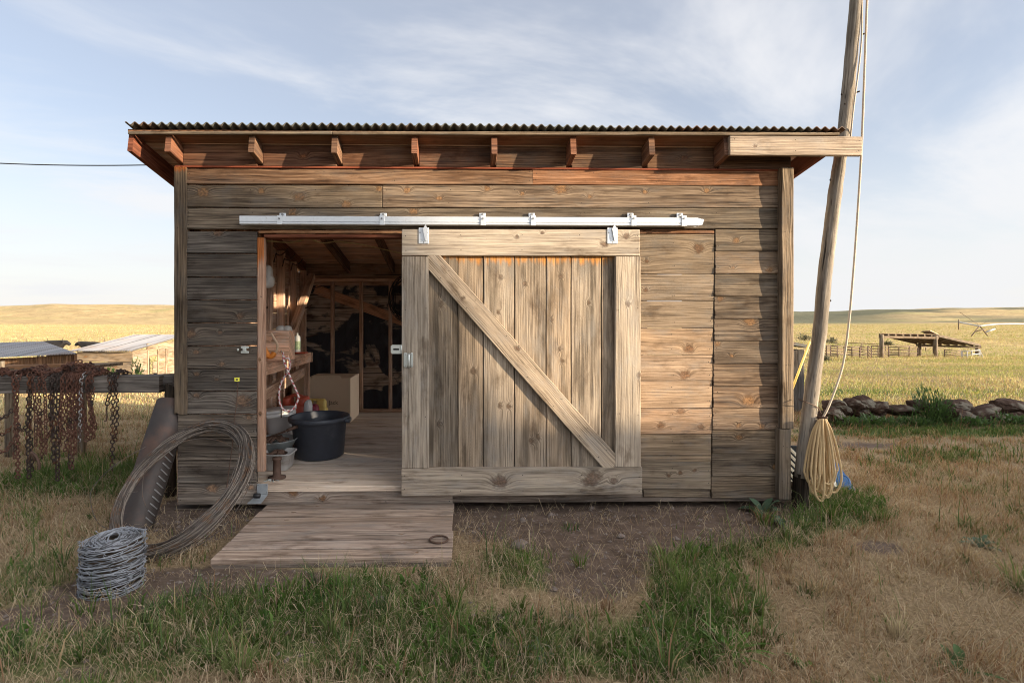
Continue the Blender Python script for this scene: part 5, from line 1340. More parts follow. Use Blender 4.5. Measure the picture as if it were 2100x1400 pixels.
while z < zf - .05:
    h_ = min(.30, zf - .02 - z); mb.plank((fl.x, 16, z), (xr1 - fl.x, 0, 0), (0, 0, h_ - .012), .03, facing=(0, -1, 0), tone=.85 + .3 * rnd.random(), cell=(.12, .05), wob=.006, knots=[(rnd.uniform(.1, 1.5), .15, .04)]); z += h_
mb.build('wall', M['coop'], ch)
dy0, dy1 = 16.75, 17.25
mb = MB(); z = -1.2
while z < zbk:
    h_ = .17
    for (ya_, yb2) in ((16.0, dy0), (dy1 + .08, y1)):
        top = zf + (zbk - zf) * (ya_ - 16) / (y1 - 16) - .02
        if z + h_ < top + .12: mb.plank((xr1, ya_, z), (0, yb2 - ya_, 0), (0, 0, min(h_, max(.03, top - z)) - .006), .03, facing=(1, 0, 0), tone=.9 + .4 * rnd.random(), cell=(.2, .05))
    z += h_
mb.plank((xr1, dy0, zf - .25), (0, dy1 + .08 - dy0, 0), (0, 0, .4), .03, facing=(1, 0, 0)); mb.build('wall', M['coop'], ch)
mb = MB(); mb.plank((xr1 + .01, dy0 + .02, -1.1), (0, dy1 - dy0, 0), (0, 0, .95), .03, facing=(1, 0, 0), tone=.5); mb.plank((xr1 + .01, dy0 + .3, -.2), (0, .2, 0), (0, 0, .4), .03, facing=(1, 0, 0), tone=1.1); dr = mb.build('door', M['coop'], ch)
mb = MB()
for yy_ in (dy0 - .04, dy1 + .02, dy1 + .5): mb.plank((xr1 + .03, yy_, -1.1), (0, 0, 1.1 + zf - .05), (0, .07, 0), .03, facing=(1, 0, 0), tone=1.1)
mb.build('door_frame', M['coop'], ch)
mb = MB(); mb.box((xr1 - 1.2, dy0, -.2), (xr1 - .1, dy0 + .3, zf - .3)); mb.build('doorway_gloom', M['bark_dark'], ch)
# feed trough behind the rail
tr = thing('feed_trough', 'long peeling wooden trough behind the chain rail', 'trough', tuple(P(100, 765, 6.2)))
mb = MB(); a, b = P(10, 760, 6.2), P(177, 756, 6.2); mb.plank(a, b - a, (0, 0, .062), .035, facing=(0, -1, 0), warm=.35, tone=.75, cell=(.03, .02), wob=.002)
mb.plank(P(28, 774, 6.25), P(125, 770, 6.25) - P(28, 774, 6.25), (0, 0, .05), .03, facing=(0, -1, 0), tone=1.9); mb.build('trough_front', M['coop'], tr)
mb = MB(); c2 = P(210, 760, 6.75); mb.plank(b, c2 - b, (0, 0, .062), .03, facing=(1, 0, 0), tone=1.6); mb.plank(a + Vector((0, 0, .03)), b - a, (.1, .5, 0), .03, facing=(0, 0, 1), tone=.6); mb.build('trough_end', M['coop'], tr)
for px in (20, 168): q = P(px, 760, 6.35); mb = MB(); mb.beam((q.x, q.y, gz(q.x, q.y)), (q.x, q.y, q.z), .07, .07, up=(0, 1, 0), tone=.6); mb.build('trough_leg', M['coop'], tr)

# ------------------------------------------------------------------ leaning pole with its ropes
pole = thing('leaning_pole', 'tall peeled wooden pole leaning beside the right corner of the shed', 'pole', (2.85, 4.45, 0))
PD = 4.46
pp = [(1796, -420, 26), (1775, -200, 26), (1756, 0, 28), (1747, 100, 29), (1738, 200, 29), (1730, 270, 28), (1722, 330, 29), (1712, 400, 31), (1702, 480, 31), (1692, 560, 32), (1681, 680, 32), (1669, 770, 33), (1657, 870, 35), (1645, 978, 37)]
path = smooth_path([P(a, b, PD) for a, b, c in pp], 6); ww = np.interp(np.linspace(0, 1, len(path)), np.linspace(0, 1, len(pp)), [c * PD / F / 2 * .82 for a, b, c in pp])
mb = MB(); ww = ww * (1 + .05 * np.sin(np.arange(len(ww)) * 1.7) * rng.random(len(ww))); mb.tube(path, ww, 18, tone=1.0)
for (px, py) in ((1766, 72), (1756, 190), (1726, 195), (1759, 5), (1741, 195), (1733, 215), (1703, 370), (1705, 562), (1703, 617)):
    q = P(px, py, PD - .02); mb.tube([q, q + Vector((.02 if px > 1740 else -.01, -.015, .004))], .007, 5, mat=1)
mb.build('pole_shaft', [M['pole'], M['bark_dark']], pole)
mb = MB(); mb.beam(P(1643, 970, PD + .0), P(1640, 1052, PD + .0), .09, .09, up=(0, 1, 0), tone=.35); mb.beam(P(1653, 972, PD - .03), P(1648, 1050, PD - .03), .03, .05, up=(0, 1, 0), tone=1.2)
mb.build('pole_stub', M['bark_dark'], pole)
mb = MB(); mb.tube(smooth_path([P(1637, 818, PD - .05), P(1655, 825, PD - .10), P(1675, 834, PD - .06), P(1684, 848, PD - .06)]), .0035, 5); mb.build('pole_wire', M['iron'], pole)
mb = MB(); mb.tube(smooth_path([P(1786, -300, PD), P(1780, -60, PD), P(1776, 60, PD - .02), P(1771, 200, PD - .03), P(1766, 320, PD - .04), P(1758, 450, PD - .05), P(1750, 560, PD - .05), P(1741, 660, PD - .06), P(1729, 745, PD - .06), P(1712, 800, PD - .06), P(1697, 838, PD - .06), P(1684, 862, PD - .05)]), .0088, 8)
tag(mb.build('pole_rope', M['pale_rope']), 'pale rope hanging down along the leaning pole to the coil', 'rope')
mb = MB(); mb.tube(smooth_path([P(1770, -60, PD - .03), P(1768, 10, PD - .04), P(1767, 80, PD - .05), P(1760, 150, PD - .06), P(1754, 195, PD - .07), P(1748, 245, PD - .08), P(1744, 285, PD - .02)]), .006, 6)
tag(mb.build('thin_rope', M['pale_rope']), 'thin cord running close against the upper part of the leaning pole', 'cord')
mb = MB(); hk = (1686, 858)
for i in range(15):
    f_ = i / 14; xc = 1664 + 46 * f_ + rnd.uniform(-4, 4); hw = rnd.uniform(8, 17); yb_ = rnd.uniform(978, 1030) - 14 * abs(f_ - .5); d0 = PD - .05 - rnd.random() * .09
    xt = hk[0] - 6 + 12 * f_
    pts = [P(xt - 1, hk[1] + 3, d0 + .02), P(xt + (xc - hw - xt) * .45, 885, d0), P(xt + (xc - hw - xt) * .8, 925, d0), P(xc - hw, 965 + rnd.uniform(-8, 8), d0), P(xc - hw * .9 + rnd.uniform(-3, 3), yb_ - 20, d0), P(xc - hw * .3, yb_ - 3, d0), P(xc + hw * .4, yb_ - 2, d0), P(xc + hw, yb_ - 22, d0 - .02), P(xc + hw + rnd.uniform(-3, 3), 960, d0 - .02), P(xt + (xc + hw - xt) * .75, 920, d0 - .01), P(xt + (xc + hw - xt) * .4, 882, d0 - .01), P(xt + 2, hk[1] + 1, d0 + .01)]
    mb.tube(smooth_path(pts, 6), .0085, 7)
tag(mb.build('rope_coil', M['tan_rope']), 'tan rope hung in long coils on the foot of the leaning pole', 'rope coil')
mb = MB(); q = P(1682, 856, PD - .05); mb.tube([q + Vector((-.03, .03, 0)), q + Vector((.02, -.06, .01))], .009, 6); mb.build('rope_peg', M['iron'], pole)
mb = MB(); mb.tube([P(1661, 700, 5.0), P(1643, 748, 4.95), P(1622, 805, 4.9)], .010, 8); tag(mb.build('yellow_hose', M['yellow_pole']), 'straight yellow pipe leaning between the shed corner and the pole', 'pipe')
# blue plastic piece and boards behind the coil
bl = thing('blue_lid', 'scuffed blue plastic lid propped behind the rope coil', 'plastic lid', tuple(P(1725, 1000, 5.0)))
mb = MB(); mb.prism([P(1700, 952, 5.0), P(1716, 945, 5.0), P(1754, 1004, 4.8), P(1722, 1020, 4.8), P(1708, 1000, 4.9)], (.0, .06, .02)); mb.build('lid_plate', M['blue_plastic'], bl)
mb = MB(); q = P(1728, 985, 4.83); u_ = (P(1754, 1004, 4.8) - P(1716, 945, 5.0)).normalized(); v_ = (P(1716, 945, 5.0) - P(1700, 952, 5.0)).normalized()
mb.tube([q + u_ * .055 * math.cos(t) + v_ * .05 * math.sin(t) - Vector((0, .012, 0)) for t in np.linspace(0, 6.283, 17)[:-1]], .008, 6, closed=True); mb.build('lid_ring', M['blue_plastic'], bl)
mb = MB(); a, b = P(1692, 950, 4.85), P(1712, 998, 4.75); mb.beam(a, b, .03, .045, up=(0, 1, 0)); tag(mb.build('cream_board', M['cream']), 'cream painted stick propped behind the rope coil', 'stick')
sl_ = thing('slotted_sheet', 'pale slotted metal sheet wedged between the shed corner and the pole', 'metal sheet', tuple(P(1630, 960, 4.75)))
mb = MB()
for i in range(6): a, b = P(1622, 925 + 13 * i, 4.72), P(1642, 945 + 13 * i, 4.7); mb.plank(a, b - a, (0, 0, .032), .006, facing=(0, -1, 0))
mb.build('sheet_slat', M['cream'], sl_)
mb = MB(); mb.plank(P(1620, 1010, 4.76), P(1646, 1010, 4.76) - P(1620, 1010, 4.76), (0, 0, .42), .006, facing=(0, -1, 0)); mb.build('sheet_back', M['black'], sl_)
mb = MB()
for k_, (py, dd) in enumerate(((993, 4.6), (1008, 4.58), (1018, 4.62))): mb.tube([P(1622, py, dd), P(1636, py + 3, dd - .02), P(1652, py + 8, dd - .03)], [.028, .03, .024], 8)
tag(mb.build('scrap_wood', M['bark_dark']), 'dark rotten sticks piled at the foot of the leaning pole', 'sticks')
# small outhouse behind the corner
oh = thing('plank_outhouse', 'narrow grey plank hut half hidden behind the leaning pole', 'hut', tuple(P(1630, 800, 9.3)))
a, b = P(1585, 712, 9.3), P(1650, 718, 9.3); z0 = gz(a.x, 9.3) - .05
mb = MB()
for i in range(5): x0 = a.x + (b.x - a.x) * i / 5; mb.plank((x0, 9.3, z0), (0, 0, b.z - z0 + .05 * (1 - i / 5)), ((b.x - a.x) / 5 - .01, 0, 0), .03, facing=(0, -1, 0), tone=.55 + .2 * rnd.random(), cell=(.1, .05))
for i in range(5): mb.plank((b.x, 9.31 + i * .2, z0), (0, 0, b.z - z0), (0, .19, 0), .03, facing=(1, 0, 0), tone=.7)
mb.build('wall', M['rail'], oh)
mb = MB(); mb.prism([P(1580, 692, 9.2), P(1664, 708, 9.2), P(1664, 714, 9.2), P(1580, 699, 9.2)], (0, 1.2, .0)); mb.build('roof', M['roofmetal'], oh)
# power line
mb = MB(); a, b = P(-80, 331, 5.2), P(330, 338, 5.0); mb.tube([a.lerp(b, t) - Vector((0, 0, .02 * 4 * t * (1 - t))) for t in np.linspace(0, 1, 14)], .0055, 5)
tag(mb.build('power_cable', M['powerline']), 'black overhead cable running from the left edge to the shed eave', 'cable')
# ------------------------------------------------------------------ stones
def stone(name, label, c, r, seed, rot=0, mat='stone', group=None, cat='stone', sub=4, flat=.7):
    import bmesh
    bm = bmesh.new(); bmesh.ops.create_icosphere(bm, subdivisions=sub, radius=1)
    q = np.random.default_rng(seed); off = q.random(3) * 50
    V = np.array([v.co for v in bm.verts]); F_ = [tuple(v.index for v in f.verts) for f in bm.faces]; bm.free()
    # chipped planes
    for i in range(9):
        n = q.normal(size=3); n /= np.linalg.norm(n); dcut = q.uniform(.55, .85); s = V @ n; V = V - np.clip(s - dcut, 0, None)[:, None] * n * .9
    nn = fbm(V[:, 0] * 2 + off[0] + V[:, 2], V[:, 1] * 2 + off[1] + V[:, 2] * 1.3, 4) - .5
    V = V * (1 + .38 * nn + .16 * (fbm(V[:, 0] * 6 + off[2] + V[:, 2] * 3, V[:, 1] * 6 + V[:, 2] * 5, 3) - .5))[:, None]
    V = V * np.array(r)
    ca, sa = math.cos(rot), math.sin(rot); V = np.stack([V[:, 0] * ca - V[:, 2] * sa, V[:, 1], V[:, 0] * sa + V[:, 2] * ca], -1)
    mb = MB(); mb.add(V, F_, None, None, 0, sub > 2 and False)
    o = mb.build(name, M[mat]); o.location = c
    return tag(o, label, cat, group)
GW = 'field stones of the low rock row'
rocks = [(1705, 828, 18, 13, 'reddish stone behind the rope at the left end of the rock row'), (1722, 836, 14, 11, 'grey lichened stone beside the rope in the rock row'), (1700, 848, 20, 13, 'low stone under the left end of the rock row'),
         (1745, 828, 14, 12, 'small brown stone between two lichened stones of the rock row'), (1771, 824, 19, 14, 'upright lichened stone, tallest at the left of the rock row'), (1760, 842, 17, 9, 'dark stone below the upright lichened stone'),
         (1800, 832, 24, 13, 'broad purple-brown stone left of the flat stone'), (1788, 843, 14, 9, 'brown stone tucked under the broad purple-brown stone'), (1788, 854, 14, 6, 'thin pinkish stone at the foot of the left stones'),
         (1846, 840, 28, 11, 'flat lens-shaped stone left of the green bush'), (1832, 864, 17, 7, 'red stone lying in the grass in front of the rock row'), (1882, 826, 9, 10, 'small upright stone touching the green bush'),
         (1958, 830, 32, 12, 'flat capstone right of the green bush'), (1935, 846, 10, 18, 'upright stone under the flat capstone'), (1966, 853, 32, 17, 'large brown block right of the green bush'), (2006, 847, 36, 13, 'long slanting lichened slab on the rock row'),
         (1962, 870, 36, 7, 'flat red slab at the foot of the rock row'), (2072, 832, 38, 15, 'big rounded top stone at the right edge'), (2047, 858, 24, 12, 'grey stone low in the row near the right edge'), (2088, 858, 26, 16, 'brown square stone at the right edge'),
         (2118, 840, 30, 18, 'stone of the row cut by the right edge')]
for i, (px, py, rx_, rz_, lab) in enumerate(rocks):
    d_ = 8.3 + .15 * rnd.random() + (-.12 if py > 845 else .08); s = d_ / F
    rot = {15: .42, 12: .12, 3: .4}.get(i, rnd.uniform(-.15, .15))
    stone('field_stone', lab, P(px, py + 3, d_), (rx_ * s * 1.2, .20 + .08 * rnd.random(), rz_ * s * 1.25), 50 + i, rot, group=GW)
peb = [(1065, 1122, 26, 10, 'flat brown stone half buried in the bare dirt before the door'), (1275, 1104, 10, 7, 'dark rounded stone near the grass right of the bare dirt'), (773, 1236, 17, 16, 'dark grey stone hidden in the grass below the step'), (1072, 1068, 7, 6, 'small grey stone near the foot of the sliding door'),
       (972, 1093, 6, 5, 'small reddish stone right of the step'), (1214, 1044, 6, 5, 'pale stone under the shed behind the dirt'), (1130, 1056, 6, 5, 'small stone in the shade below the door'), (1174, 1270, 11, 9, 'brown stone among grass tufts below the bare dirt'),
       (1137, 1212, 9, 7, 'grey stone among the grass in front of the flat stone'), (1027, 1272, 10, 8, 'brown stone in the grass left of the large tuft'), (393, 1068, 9, 8, 'grey stone inside the ring of wire'), (365, 1075, 5, 4, 'pebble inside the ring of wire'),
       (1380, 1046, 5, 4, 'pebble beneath the right panel of the wall'), (1100, 1130, 5, 4, 'small pebble right of the flat brown stone'), (1660, 1075, 7, 5, 'stone beside the foot of the leaning pole'), (720, 1180, 6, 5, 'pebble at the front edge of the step')]
for i, (px, py, rx_, rz_, lab) in enumerate(peb):
    d_ = ZC * F / (py + rz_ * .5 - HY); p = P(px, py, d_); s = d_ / F
    o = stone('ground_stone', lab, (p.x, d_ + rx_ * s * .5, gz(p.x, d_) + rz_ * s * .35), (rx_ * s, rx_ * s * .8, rz_ * s), 90 + i, rnd.uniform(-.1, .1), mat='pebble', group='stones on the bare ground', sub=2)
def gravel():
    mb = MB(); ico = [(0, 0, 1), (1, 0, 0), (0, 1, 0), (-1, 0, 0), (0, -1, 0), (0, 0, -1)]; fa = [(0, 1, 2), (0, 2, 3), (0, 3, 4), (0, 4, 1), (5, 2, 1), (5, 3, 2), (5, 4, 3), (5, 1, 4)]
    n = 0
    while n < 1300:
        y = rnd.uniform(2.1, 5.2); px = rnd.uniform(0, 1700); x = lat(px) * y; d, g, _, _ = masks(np.array([x]), np.array([y]))
        if rnd.random() > d[0] or bool(keep_out(np.array(x), np.array(y))): continue
        r_ = abs(rnd.gauss(0, .006)) + .003; V = np.array(ico) * np.array([r_ * rnd.uniform(.7, 1.4), r_ * rnd.uniform(.7, 1.4), r_ * .7]) * (1 + .25 * rng.normal(size=(6, 1))) + np.array([x, y, gz(x, y) + r_ * .2]); mb.add(V, fa); n += 1
    tag(mb.build('gravel', M['pebble']), 'clods and pebbles strewn over the bare soil', 'gravel', kind='stuff')
gravel()

# ------------------------------------------------------------------ weeds and bushes
def leaf(mb, base, d_, length, width, arch=.5, lobes=0, mat=0):
    d_ = Vector(d_).normalized(); side = d_.cross(Vector((0, 0, 1)))
    if side.length < .1: side = Vector((1, 0, 0))
    side.normalize(); nrm = side.cross(d_).normalized(); V = []; n = 9
    for i in range(n + 1):
        t = i / n; w_ = width * math.sin(math.pi * min(1, t * .93 + .05)) ** .8 * (1 + (.35 * (i % 2) - .17) * (1 if lobes else 0))
        c = base + d_ * length * t - Vector((0, 0, 1)) * arch * length * t * t + nrm * .0
        for s in (-1, 0, 1): V.append(tuple(c + side * s * w_ / 2 + Vector((0, 0, abs(s) * w_ * .14 + (.02 * width * math.sin(i * 2.1) if s else 0)))))
    f = []
    for i in range(n):
        for s in range(2): f.append((i * 3 + s, i * 3 + s + 1, i * 3 + s + 4, i * 3 + s + 3))
    mb.add(V, f, None, None, mat, True)
def weed(name, label, px, py, nl, L, W, mat='leaf', lobes=0, spread=1.0, cat='weed', group=None):
    d_ = ZC * F / (py - HY); p = P(px, py, d_); b = Vector((p.x, d_, gz(p.x, d_))); mb = MB()
    for i in range(nl):
        a = rnd.random() * 6.28; e = rnd.uniform(.35, 1.15); v = Vector((math.cos(a) * math.cos(e) * spread, math.sin(a) * math.cos(e) * spread, math.sin(e)))
        leaf(mb, b + Vector((rnd.gauss(0, .012), rnd.gauss(0, .012), 0)), v, L * rnd.uniform(.6, 1.15), W * rnd.uniform(.7, 1.2), rnd.uniform(.2, .7), lobes)
    return tag(mb.build(name, M[mat]), label, cat, group)
weed('burdock', 'broad-leaved green plant poking out below the right end of the wall', 1565, 1058, 8, .24, .075, 'leaf_blue', 0)
weed('burdock', 'broad-leaved plant beside the foot of the leaning pole', 1605, 1082, 8, .17, .05, 'leaf_blue', 0)
weed('thistle', 'dark jagged thistle in the grass at lower middle right', 1355, 1300, 10, .15, .035, 'leaf_blue', 1)
weed('thistle', 'blue-green weed in the big grass tuft at the lower middle', 1110, 1345, 18, .17, .016, 'leaf_blue', 0)
weed('dock_plant', 'leafy dock plant at the bottom right edge below the dry grass', 1965, 1388, 7, .16, .04, 'leaf', 0)
weed('dock_plant', 'pale leafy weed under the dry grass at the bottom centre right', 1640, 1370, 9, .08, .03, 'leaf_bright', 0)
weed('mustard_weed', 'bright yellow-green flowering weed at the bottom right of centre', 1505, 1345, 46, .22, .016, 'leaf_bright', 1)
weed('mustard_weed', 'fine leaved bright weed left of the flowering weed', 1290, 1360, 30, .15, .014, 'leaf_bright', 1)
weed('clover_patch', 'low dark clover leaves in the grass in front of the wire roll', 440, 1290, 40, .08, .022, 'leaf', 0)
weed('clover_patch', 'low clover leaves in the grass right of the wire roll', 350, 1245, 26, .06, .016, 'leaf_bright', 0)
weed('clover_patch', 'small dock leaves at the bottom edge left of centre', 690, 1375, 12, .06, .022, 'leaf', 0)
weed('clover_patch', 'round leaves in the grass under the front of the step', 505, 1340, 20, .07, .018, 'leaf_bright', 0)
weed('thistle', 'short thistle in the reddish dry grass at the right', 2010, 1130, 12, .16, .03, 'leaf_blue', 1)
def bush(name, label, c, rad, n, L, W, mat, cat, trunk=True, group=None, up=.5):
    c = Vector(c); mb = MB()
    for i in range(n):
        v = Vector((rnd.gauss(0, 1), rnd.gauss(0, 1), abs(rnd.gauss(0, 1)))).normalized(); r_ = rnd.random() ** .45 * (1 + .3 * math.sin(v.x * 5 + v.z * 4))
        p = c + Vector((v.x * rad[0], v.y * rad[1], v.z * rad[2])) * r_
        leaf(mb, p, v + Vector((rnd.gauss(0, .5), rnd.gauss(0, .5), up + rnd.gauss(0, .3))), L * rnd.uniform(.6, 1.3), W, rnd.uniform(-.1, .4))
    root = thing(name, label, cat, tuple(c), group); mb.build('crown', M[mat], root)
    mb = MB()
    for i in range(7): a = rnd.random() * 6.28; mb.tube([c, c + Vector((math.cos(a) * rad[0] * .4, math.sin(a) * rad[1] * .4, rad[2] * .75))], max(.004, rad[0] * .02), 5)
    mb.build('stem', M['bark_dark'], root); return root
q = P(1915, 880, 8.1); bush('green_bush', 'dense green bush growing over the rock row', (q.x, 8.1, gz(q.x, 8.1)), (.33, .28, .50), 1500, .09, .013, 'leaf', 'bush', up=.9)
for px, lab in ((1800, 'low weeds in front of the left stones of the rock row'), (1880, 'low weeds left of the green bush'), (1990, 'low weeds under the long slanting slab'), (2075, 'low weeds under the right-most stones'), (1740, 'low weeds beside the hanging rope under the first stones')):
    q = P(px, 884, 8.0); bush('ground_weeds', lab, (q.x, 7.95, gz(q.x, 7.95)), (.42, .2, .13), 420, .075, .02, 'leaf', 'weeds', group='weeds along the rock row')
for px, py, r_, d_, lab in ((1650, 698, .55, 40, 'grey sagebrush between the hut and the pole'), (1705, 704, .5, 40, 'round sagebrush right of the pole near the corral'), (1691, 740, .45, 36, 'brown brush clump in front of the corral panels'), (1822, 708, .35, 42.2, 'tumbleweed caught on the left post of the open shelter')):
    q = P(px, py, d_); bush('sagebrush', lab, tuple(q), (r_, r_, r_ * .9), 260, .16, .05, 'sage', 'bush', group='sagebrush')
for px, d_, h_, lab in ((282, 12.5, .55, 'tall green weed in front of the plank coop'), (229, 12.5, .36, 'small yellow-green weed in front of the plank coop')):
    q = P(px, 778, d_); bush('tall_weed', lab, (q.x, d_, q.z - .1), (.14, .14, h_), 260, .10, .022, 'leaf_bright' if h_ < .5 else 'leaf', 'weed', up=1.)

# ------------------------------------------------------------------ open shelter, corral, irrigation
os_ = thing('open_shelter', 'open timber shelter with a drooping plank roof in the field', 'shelter', tuple(P(1905, 740, 46)))
FL, FR, BR, BL = P(1804, 682.5, 42), P(1923, 685, 43), P(2011, 705.5, 51), P(1880, 701, 50)
mb = MB(); n = 16
for i in range(n):
    a, b = FL.lerp(BL, i / n), FL.lerp(BL, (i + .92) / n); c, d_ = FR.lerp(BR, i / n), FR.lerp(BR, (i + .92) / n)
    mb.plank(a, c - a, b - a, .06, facing=(0, 0, 1), tone=.6 + .3 * rnd.random(), wob=.03)
mb.plank(P(1908, 677, 43), P(1925, 685, 43.5) - P(1908, 677, 43), (0, .9, -.1), .05, facing=(0, 0, 1), tone=2.2)
mb.build('roof', M['coop'], os_)
mb = MB()
for i in range(9):
    a, b = FL.lerp(FR, i / 8), BL.lerp(BR, i / 8); mb.beam(a - Vector((0, 0, .14)), b - Vector((0, 0, .14)), .10, .16, tone=.5)
mb.beam(FL - Vector((0, 0, .3)), FR - Vector((0, 0, .3)), .16, .18, tone=.7); mb.beam(BL - Vector((0, 0, .3)), BR - Vector((0, 0, .3)), .16, .18, tone=.5); mb.build('roof_pole', M['coop'], os_)
for (px, py, d_, w_) in ((1808, 686, 42, .30), (1918, 688, 43, .33), (1886, 703, 50, .28), (2004, 707, 51, .30)):
    q = P(px, py, d_); mb = MB(); mb.tube([(q.x, d_, gz(q.x, d_) - .3), (q.x, d_, q.z)], w_ * .5, 10, tone=.8); mb.build('post', M['coop'], os_)
def panel(label, x0, x1, yt0, yt1, yb0, yb1, d_, n=5, posts=(0, .5, 1), mat='panel_steel', r_=.035):
    mb = MB()
    for i in range(n):
        t = i / (n - 1) * .86; mb.tube([P(x0, yt0 + (yb0 - yt0) * t, d_), P(x1, yt1 + (yb1 - yt1) * t, d_)], r_, 5)
    for u in posts:
        mb.tube([P(x0 + (x1 - x0) * u, yt0 + (yt1 - yt0) * u, d_), P(x0 + (x1 - x0) * u, yb0 + (yb1 - yb0) * u, d_)], r_ * 1.2, 5)
    tag(mb.build('corral_panel', M[mat]), label, 'corral panel', 'corral panels near the open shelter')
panel('brown corral panel just right of the leaning pole', 1688, 1703, 709, 709, 733, 734, 41)
panel('brown corral panel behind the hanging rope', 1703, 1731, 709, 710, 733, 735, 41.5)
panel('brown corral panel right of the hanging rope', 1731, 1763, 711, 712, 736, 739, 41.5)
panel('brown corral panel next to the swung gate', 1764, 1780, 710, 712, 736, 738, 42, posts=(0, 1))
panel('brown corral gate standing askew left of the shelter', 1780, 1787, 709, 716, 737, 744, 41, 5, (0, 1))
panel('brown corral panel running behind the left shelter post', 1787, 1822, 709, 709, 736, 736, 44, posts=(0, .4, 1))
panel('brown corral panel between the left and the back shelter posts', 1823, 1882, 711, 713, 737, 738, 46, posts=(0, .35, .7, 1))
panel('long top rail of the farther corral fence', 1733, 1940, 702, 714, 720, 730, 58, 2, (0, .16, .4, .64, .8))
panel('brown corral panel between the right shelter posts', 1937, 1974, 717, 720, 738, 740, 45, posts=(0, 1))
panel('white corral panel leaning by the right shelter post', 1972, 2010, 720, 718, 741, 734, 44, 3, (0, .3, .55, 1), 'panel_white', .035)
panel('white corral gate end right of the shelter', 2008, 2015, 718, 730, 738, 742, 44, 2, (0, 1), 'panel_white', .035)
mb = MB(); mb.tube([P(1888, 732, 48), P(1904, 737, 47)], .06, 6); tag(mb.build('fallen_pole', M['coop']), 'short pole lying under the open shelter', 'pole')
pv = thing('irrigation_pivot', 'wheeled irrigation pivot span far out in the field', 'irrigation pivot', tuple(P(2010, 700, 110)))
mb = MB(); mb.tube(smooth_path([P(1967, 661, 112), P(1990, 665, 111), P(2009, 668, 110), P(2035, 665.5, 110), P(2070, 664, 110), P(2140, 665, 110), P(2200, 668, 110)]), .15, 8); mb.tube([P(2022, 681, 109), P(2040, 674, 109)], .16, 6); mb.build('water_pipe', M['pivot'], pv)
mb = MB()
for a, b in (((2009, 668), (1987, 695)), ((2009, 668), (2031, 695)), ((1999, 680), (2021, 674)), ((1985, 697), (2040, 700))): mb.tube([P(*a, 110), P(*b, 110)], .10, 6)
mb.tube([P(1968, 640, 110), P(2009, 667, 110)], .04, 4); mb.tube([P(2009, 667, 110), P(2060, 642, 112)], .03, 4); mb.build('tower_leg', M['panel_steel'], pv)
for px, py in ((1981, 696), (2037, 699)):
    mb = MB(); q = P(px, py, 109.8); mb.lathe([(0, -.2), (.45, -.2), (.72, -.14), (.78, 0), (.72, .14), (.45, .2), (0, .2)], q, 22, M=Matrix.Rotation(R(78), 3, 'X')); mb.build('wheel', M['tyre'], pv)
mb = MB(); q = P(1966, 676, 130); mb.tube([q, P(1966, 655, 130)], .14, 6); tag(mb.build('utility_post', M['coop']), 'lone dark post standing by the irrigation pipe end', 'post')
# ------------------------------------------------------------------ cattle behind the low sheds
def cow(label, px, py, d_, face, lying=False):
    q = P(px, py, d_); zb_ = q.z; f_ = face
    pts = [(-.75, 0, -.18, .20), (-.45, 0, -.20, .33), (0, 0, -.22, .37), (.42, 0, -.18, .33), (.72, 0, -.02, .22), (.95, 0, .06, .15), (1.12, 0, .02, .14), (1.34, 0, -.12, .09)]
    legs = [(1, -.6, .16), (1, -.6, -.16), (3, .5, .15), (3, .5, -.15)]
    V = [Vector((x * f_, y, z)) for x, y, z, r_ in pts]; rad = [r_ for *_, r_ in pts]; E = [(i, i + 1) for i in range(len(pts) - 1)]
    for root, x, y in legs:
        for z, r_ in ((-.55, .12), (-.85, .075), (-1.2, .06)):
            V.append(Vector((x * f_, y, z + (0)))); rad.append(r_); E.append((root if z == -.55 else len(V) - 2, len(V) - 1))
    for s in (-1, 1): V.append(Vector((.97 * f_, s * .24, .12))); rad.append(.05); E.append((5, len(V) - 1))
    V.append(Vector((-.88 * f_, 0, -.3))); rad.append(.05); E.append((0, len(V) - 1)); V.append(Vector((-.92 * f_, 0, -.8))); rad.append(.03); E.append((len(V) - 2, len(V) - 1))
    me = bpy.data.meshes.new('cow'); me.from_pydata([tuple(v) for v in V], E, []); me.update()
    o = bpy.data.objects.new('cow', me); COL.objects.link(o)
    md = o.modifiers.new('skin', 'SKIN'); 
    for i, sv in enumerate(me.skin_vertices[0].data): sv.radius = (rad[i], rad[i]); sv.use_root = (i == 2)
    ss = o.modifiers.new('sub', 'SUBSURF'); ss.levels = 1; ss.render_levels = 2
    me.materials.append(M['cow']); o.location = (q.x, d_, zb_)
    return tag(o, label, 'cow', 'black cattle in the pasture')
cow('black cow seen over the roof of the low shed', 102, 703, 36, 1)
cow('black cow between the low shed roof and the coop roof', 192, 705, 40, -1)
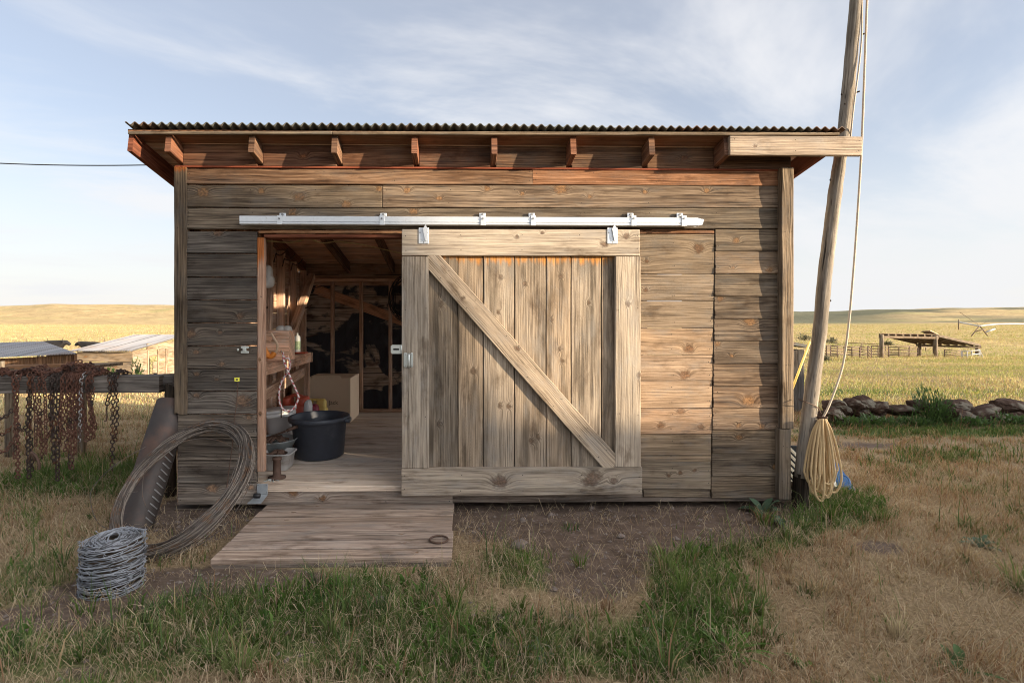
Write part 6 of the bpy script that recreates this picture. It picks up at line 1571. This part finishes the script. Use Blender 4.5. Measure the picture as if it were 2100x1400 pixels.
# fence posts far out on the left pasture
for i, px in enumerate((55, 98, 128, 162, 215, 275, 310)):
    q = P(px, 695, 62); mb = MB(); mb.tube([(q.x, 62, gz(q.x, 62)), (q.x, 62, gz(q.x, 62) + 1.3)], .035, 5); tag(mb.build('fence_post', M['panel_steel']), 'thin dark post of the far pasture fence on the left', 'fence post', 'posts of the far pasture fence')
# ------------------------------------------------------------------ two shade casters added out of view behind the camera, shaped to the shade line
U = Vector((math.cos(R(SUN_AZ)) * -1, math.sin(R(SUN_AZ)), 0)); S = Vector((math.sin(R(SUN_AZ)), math.cos(R(SUN_AZ)), 0)); TE = math.tan(R(SUN_EL))
def shade_caster(name, label, prof, L, depth, wallmat='coop'):
    """prof: (u, z) outline of the face turned to the shed, at distance L towards the sun"""
    pts = [S * L + U * u + Vector((0, 0, z)) for u, z in prof]
    root = thing(name, label, 'barn', tuple(S * L + U * prof[0][0]))  # no barn here: an added shade caster, out of view
    mb = MB(); lo = [Vector((p.x, p.y, -1.)) for p in (pts[-1], pts[0])]
    mb.prism(pts + lo, S * depth); mb.build('wall', M[wallmat], root)
    mb = MB()
    for i in range(len(pts) - 1): a, b = pts[i], pts[i + 1]; up = Vector((0, 0, .06)); mb.prism([a, b, b + up, a + up], S * depth)
    mb.build('roof', M['cooproof'], root)
# heights chosen from where the shade edge runs on the shed wall (u across the sun's direction, z of the shade line on the wall)
SH = dict(L=24.0)
def wall_u(px): return Vector((WX(px), Y0, 0)).dot(U)
def wall_s(px): return Vector((WX(px), Y0, 0)).dot(S)
def shade(px, py):                         # (u, z at the building) that throws its edge on photo pixel (px, py) of the front wall
    p = P(px, py, Y0); return (p.dot(U), p.z + (SH['L'] - Vector((p.x, p.y, 0)).dot(S)) * TE)
tall = [(-9.0, 8.0), (1.0, 8.0), shade(300, 360), shade(520, 372), shade(760, 440), shade(880, 600), shade(960, 800), shade(1010, 868)]
low = [shade(1010, 868), shade(1130, 888), shade(1640, 884), (7.5, shade(1640, 884)[1] - .05), (12.6, shade(1640, 884)[1] - .3)]
shade_caster('tall_shade_block', 'tall barn-shaped block added unseen behind the camera that shades the left of the shed', tall, SH['L'], 9)
shade_caster('low_shade_block', 'long low shed-shaped block added unseen behind the camera that shades the yard', low, SH['L'] + .02, 6)
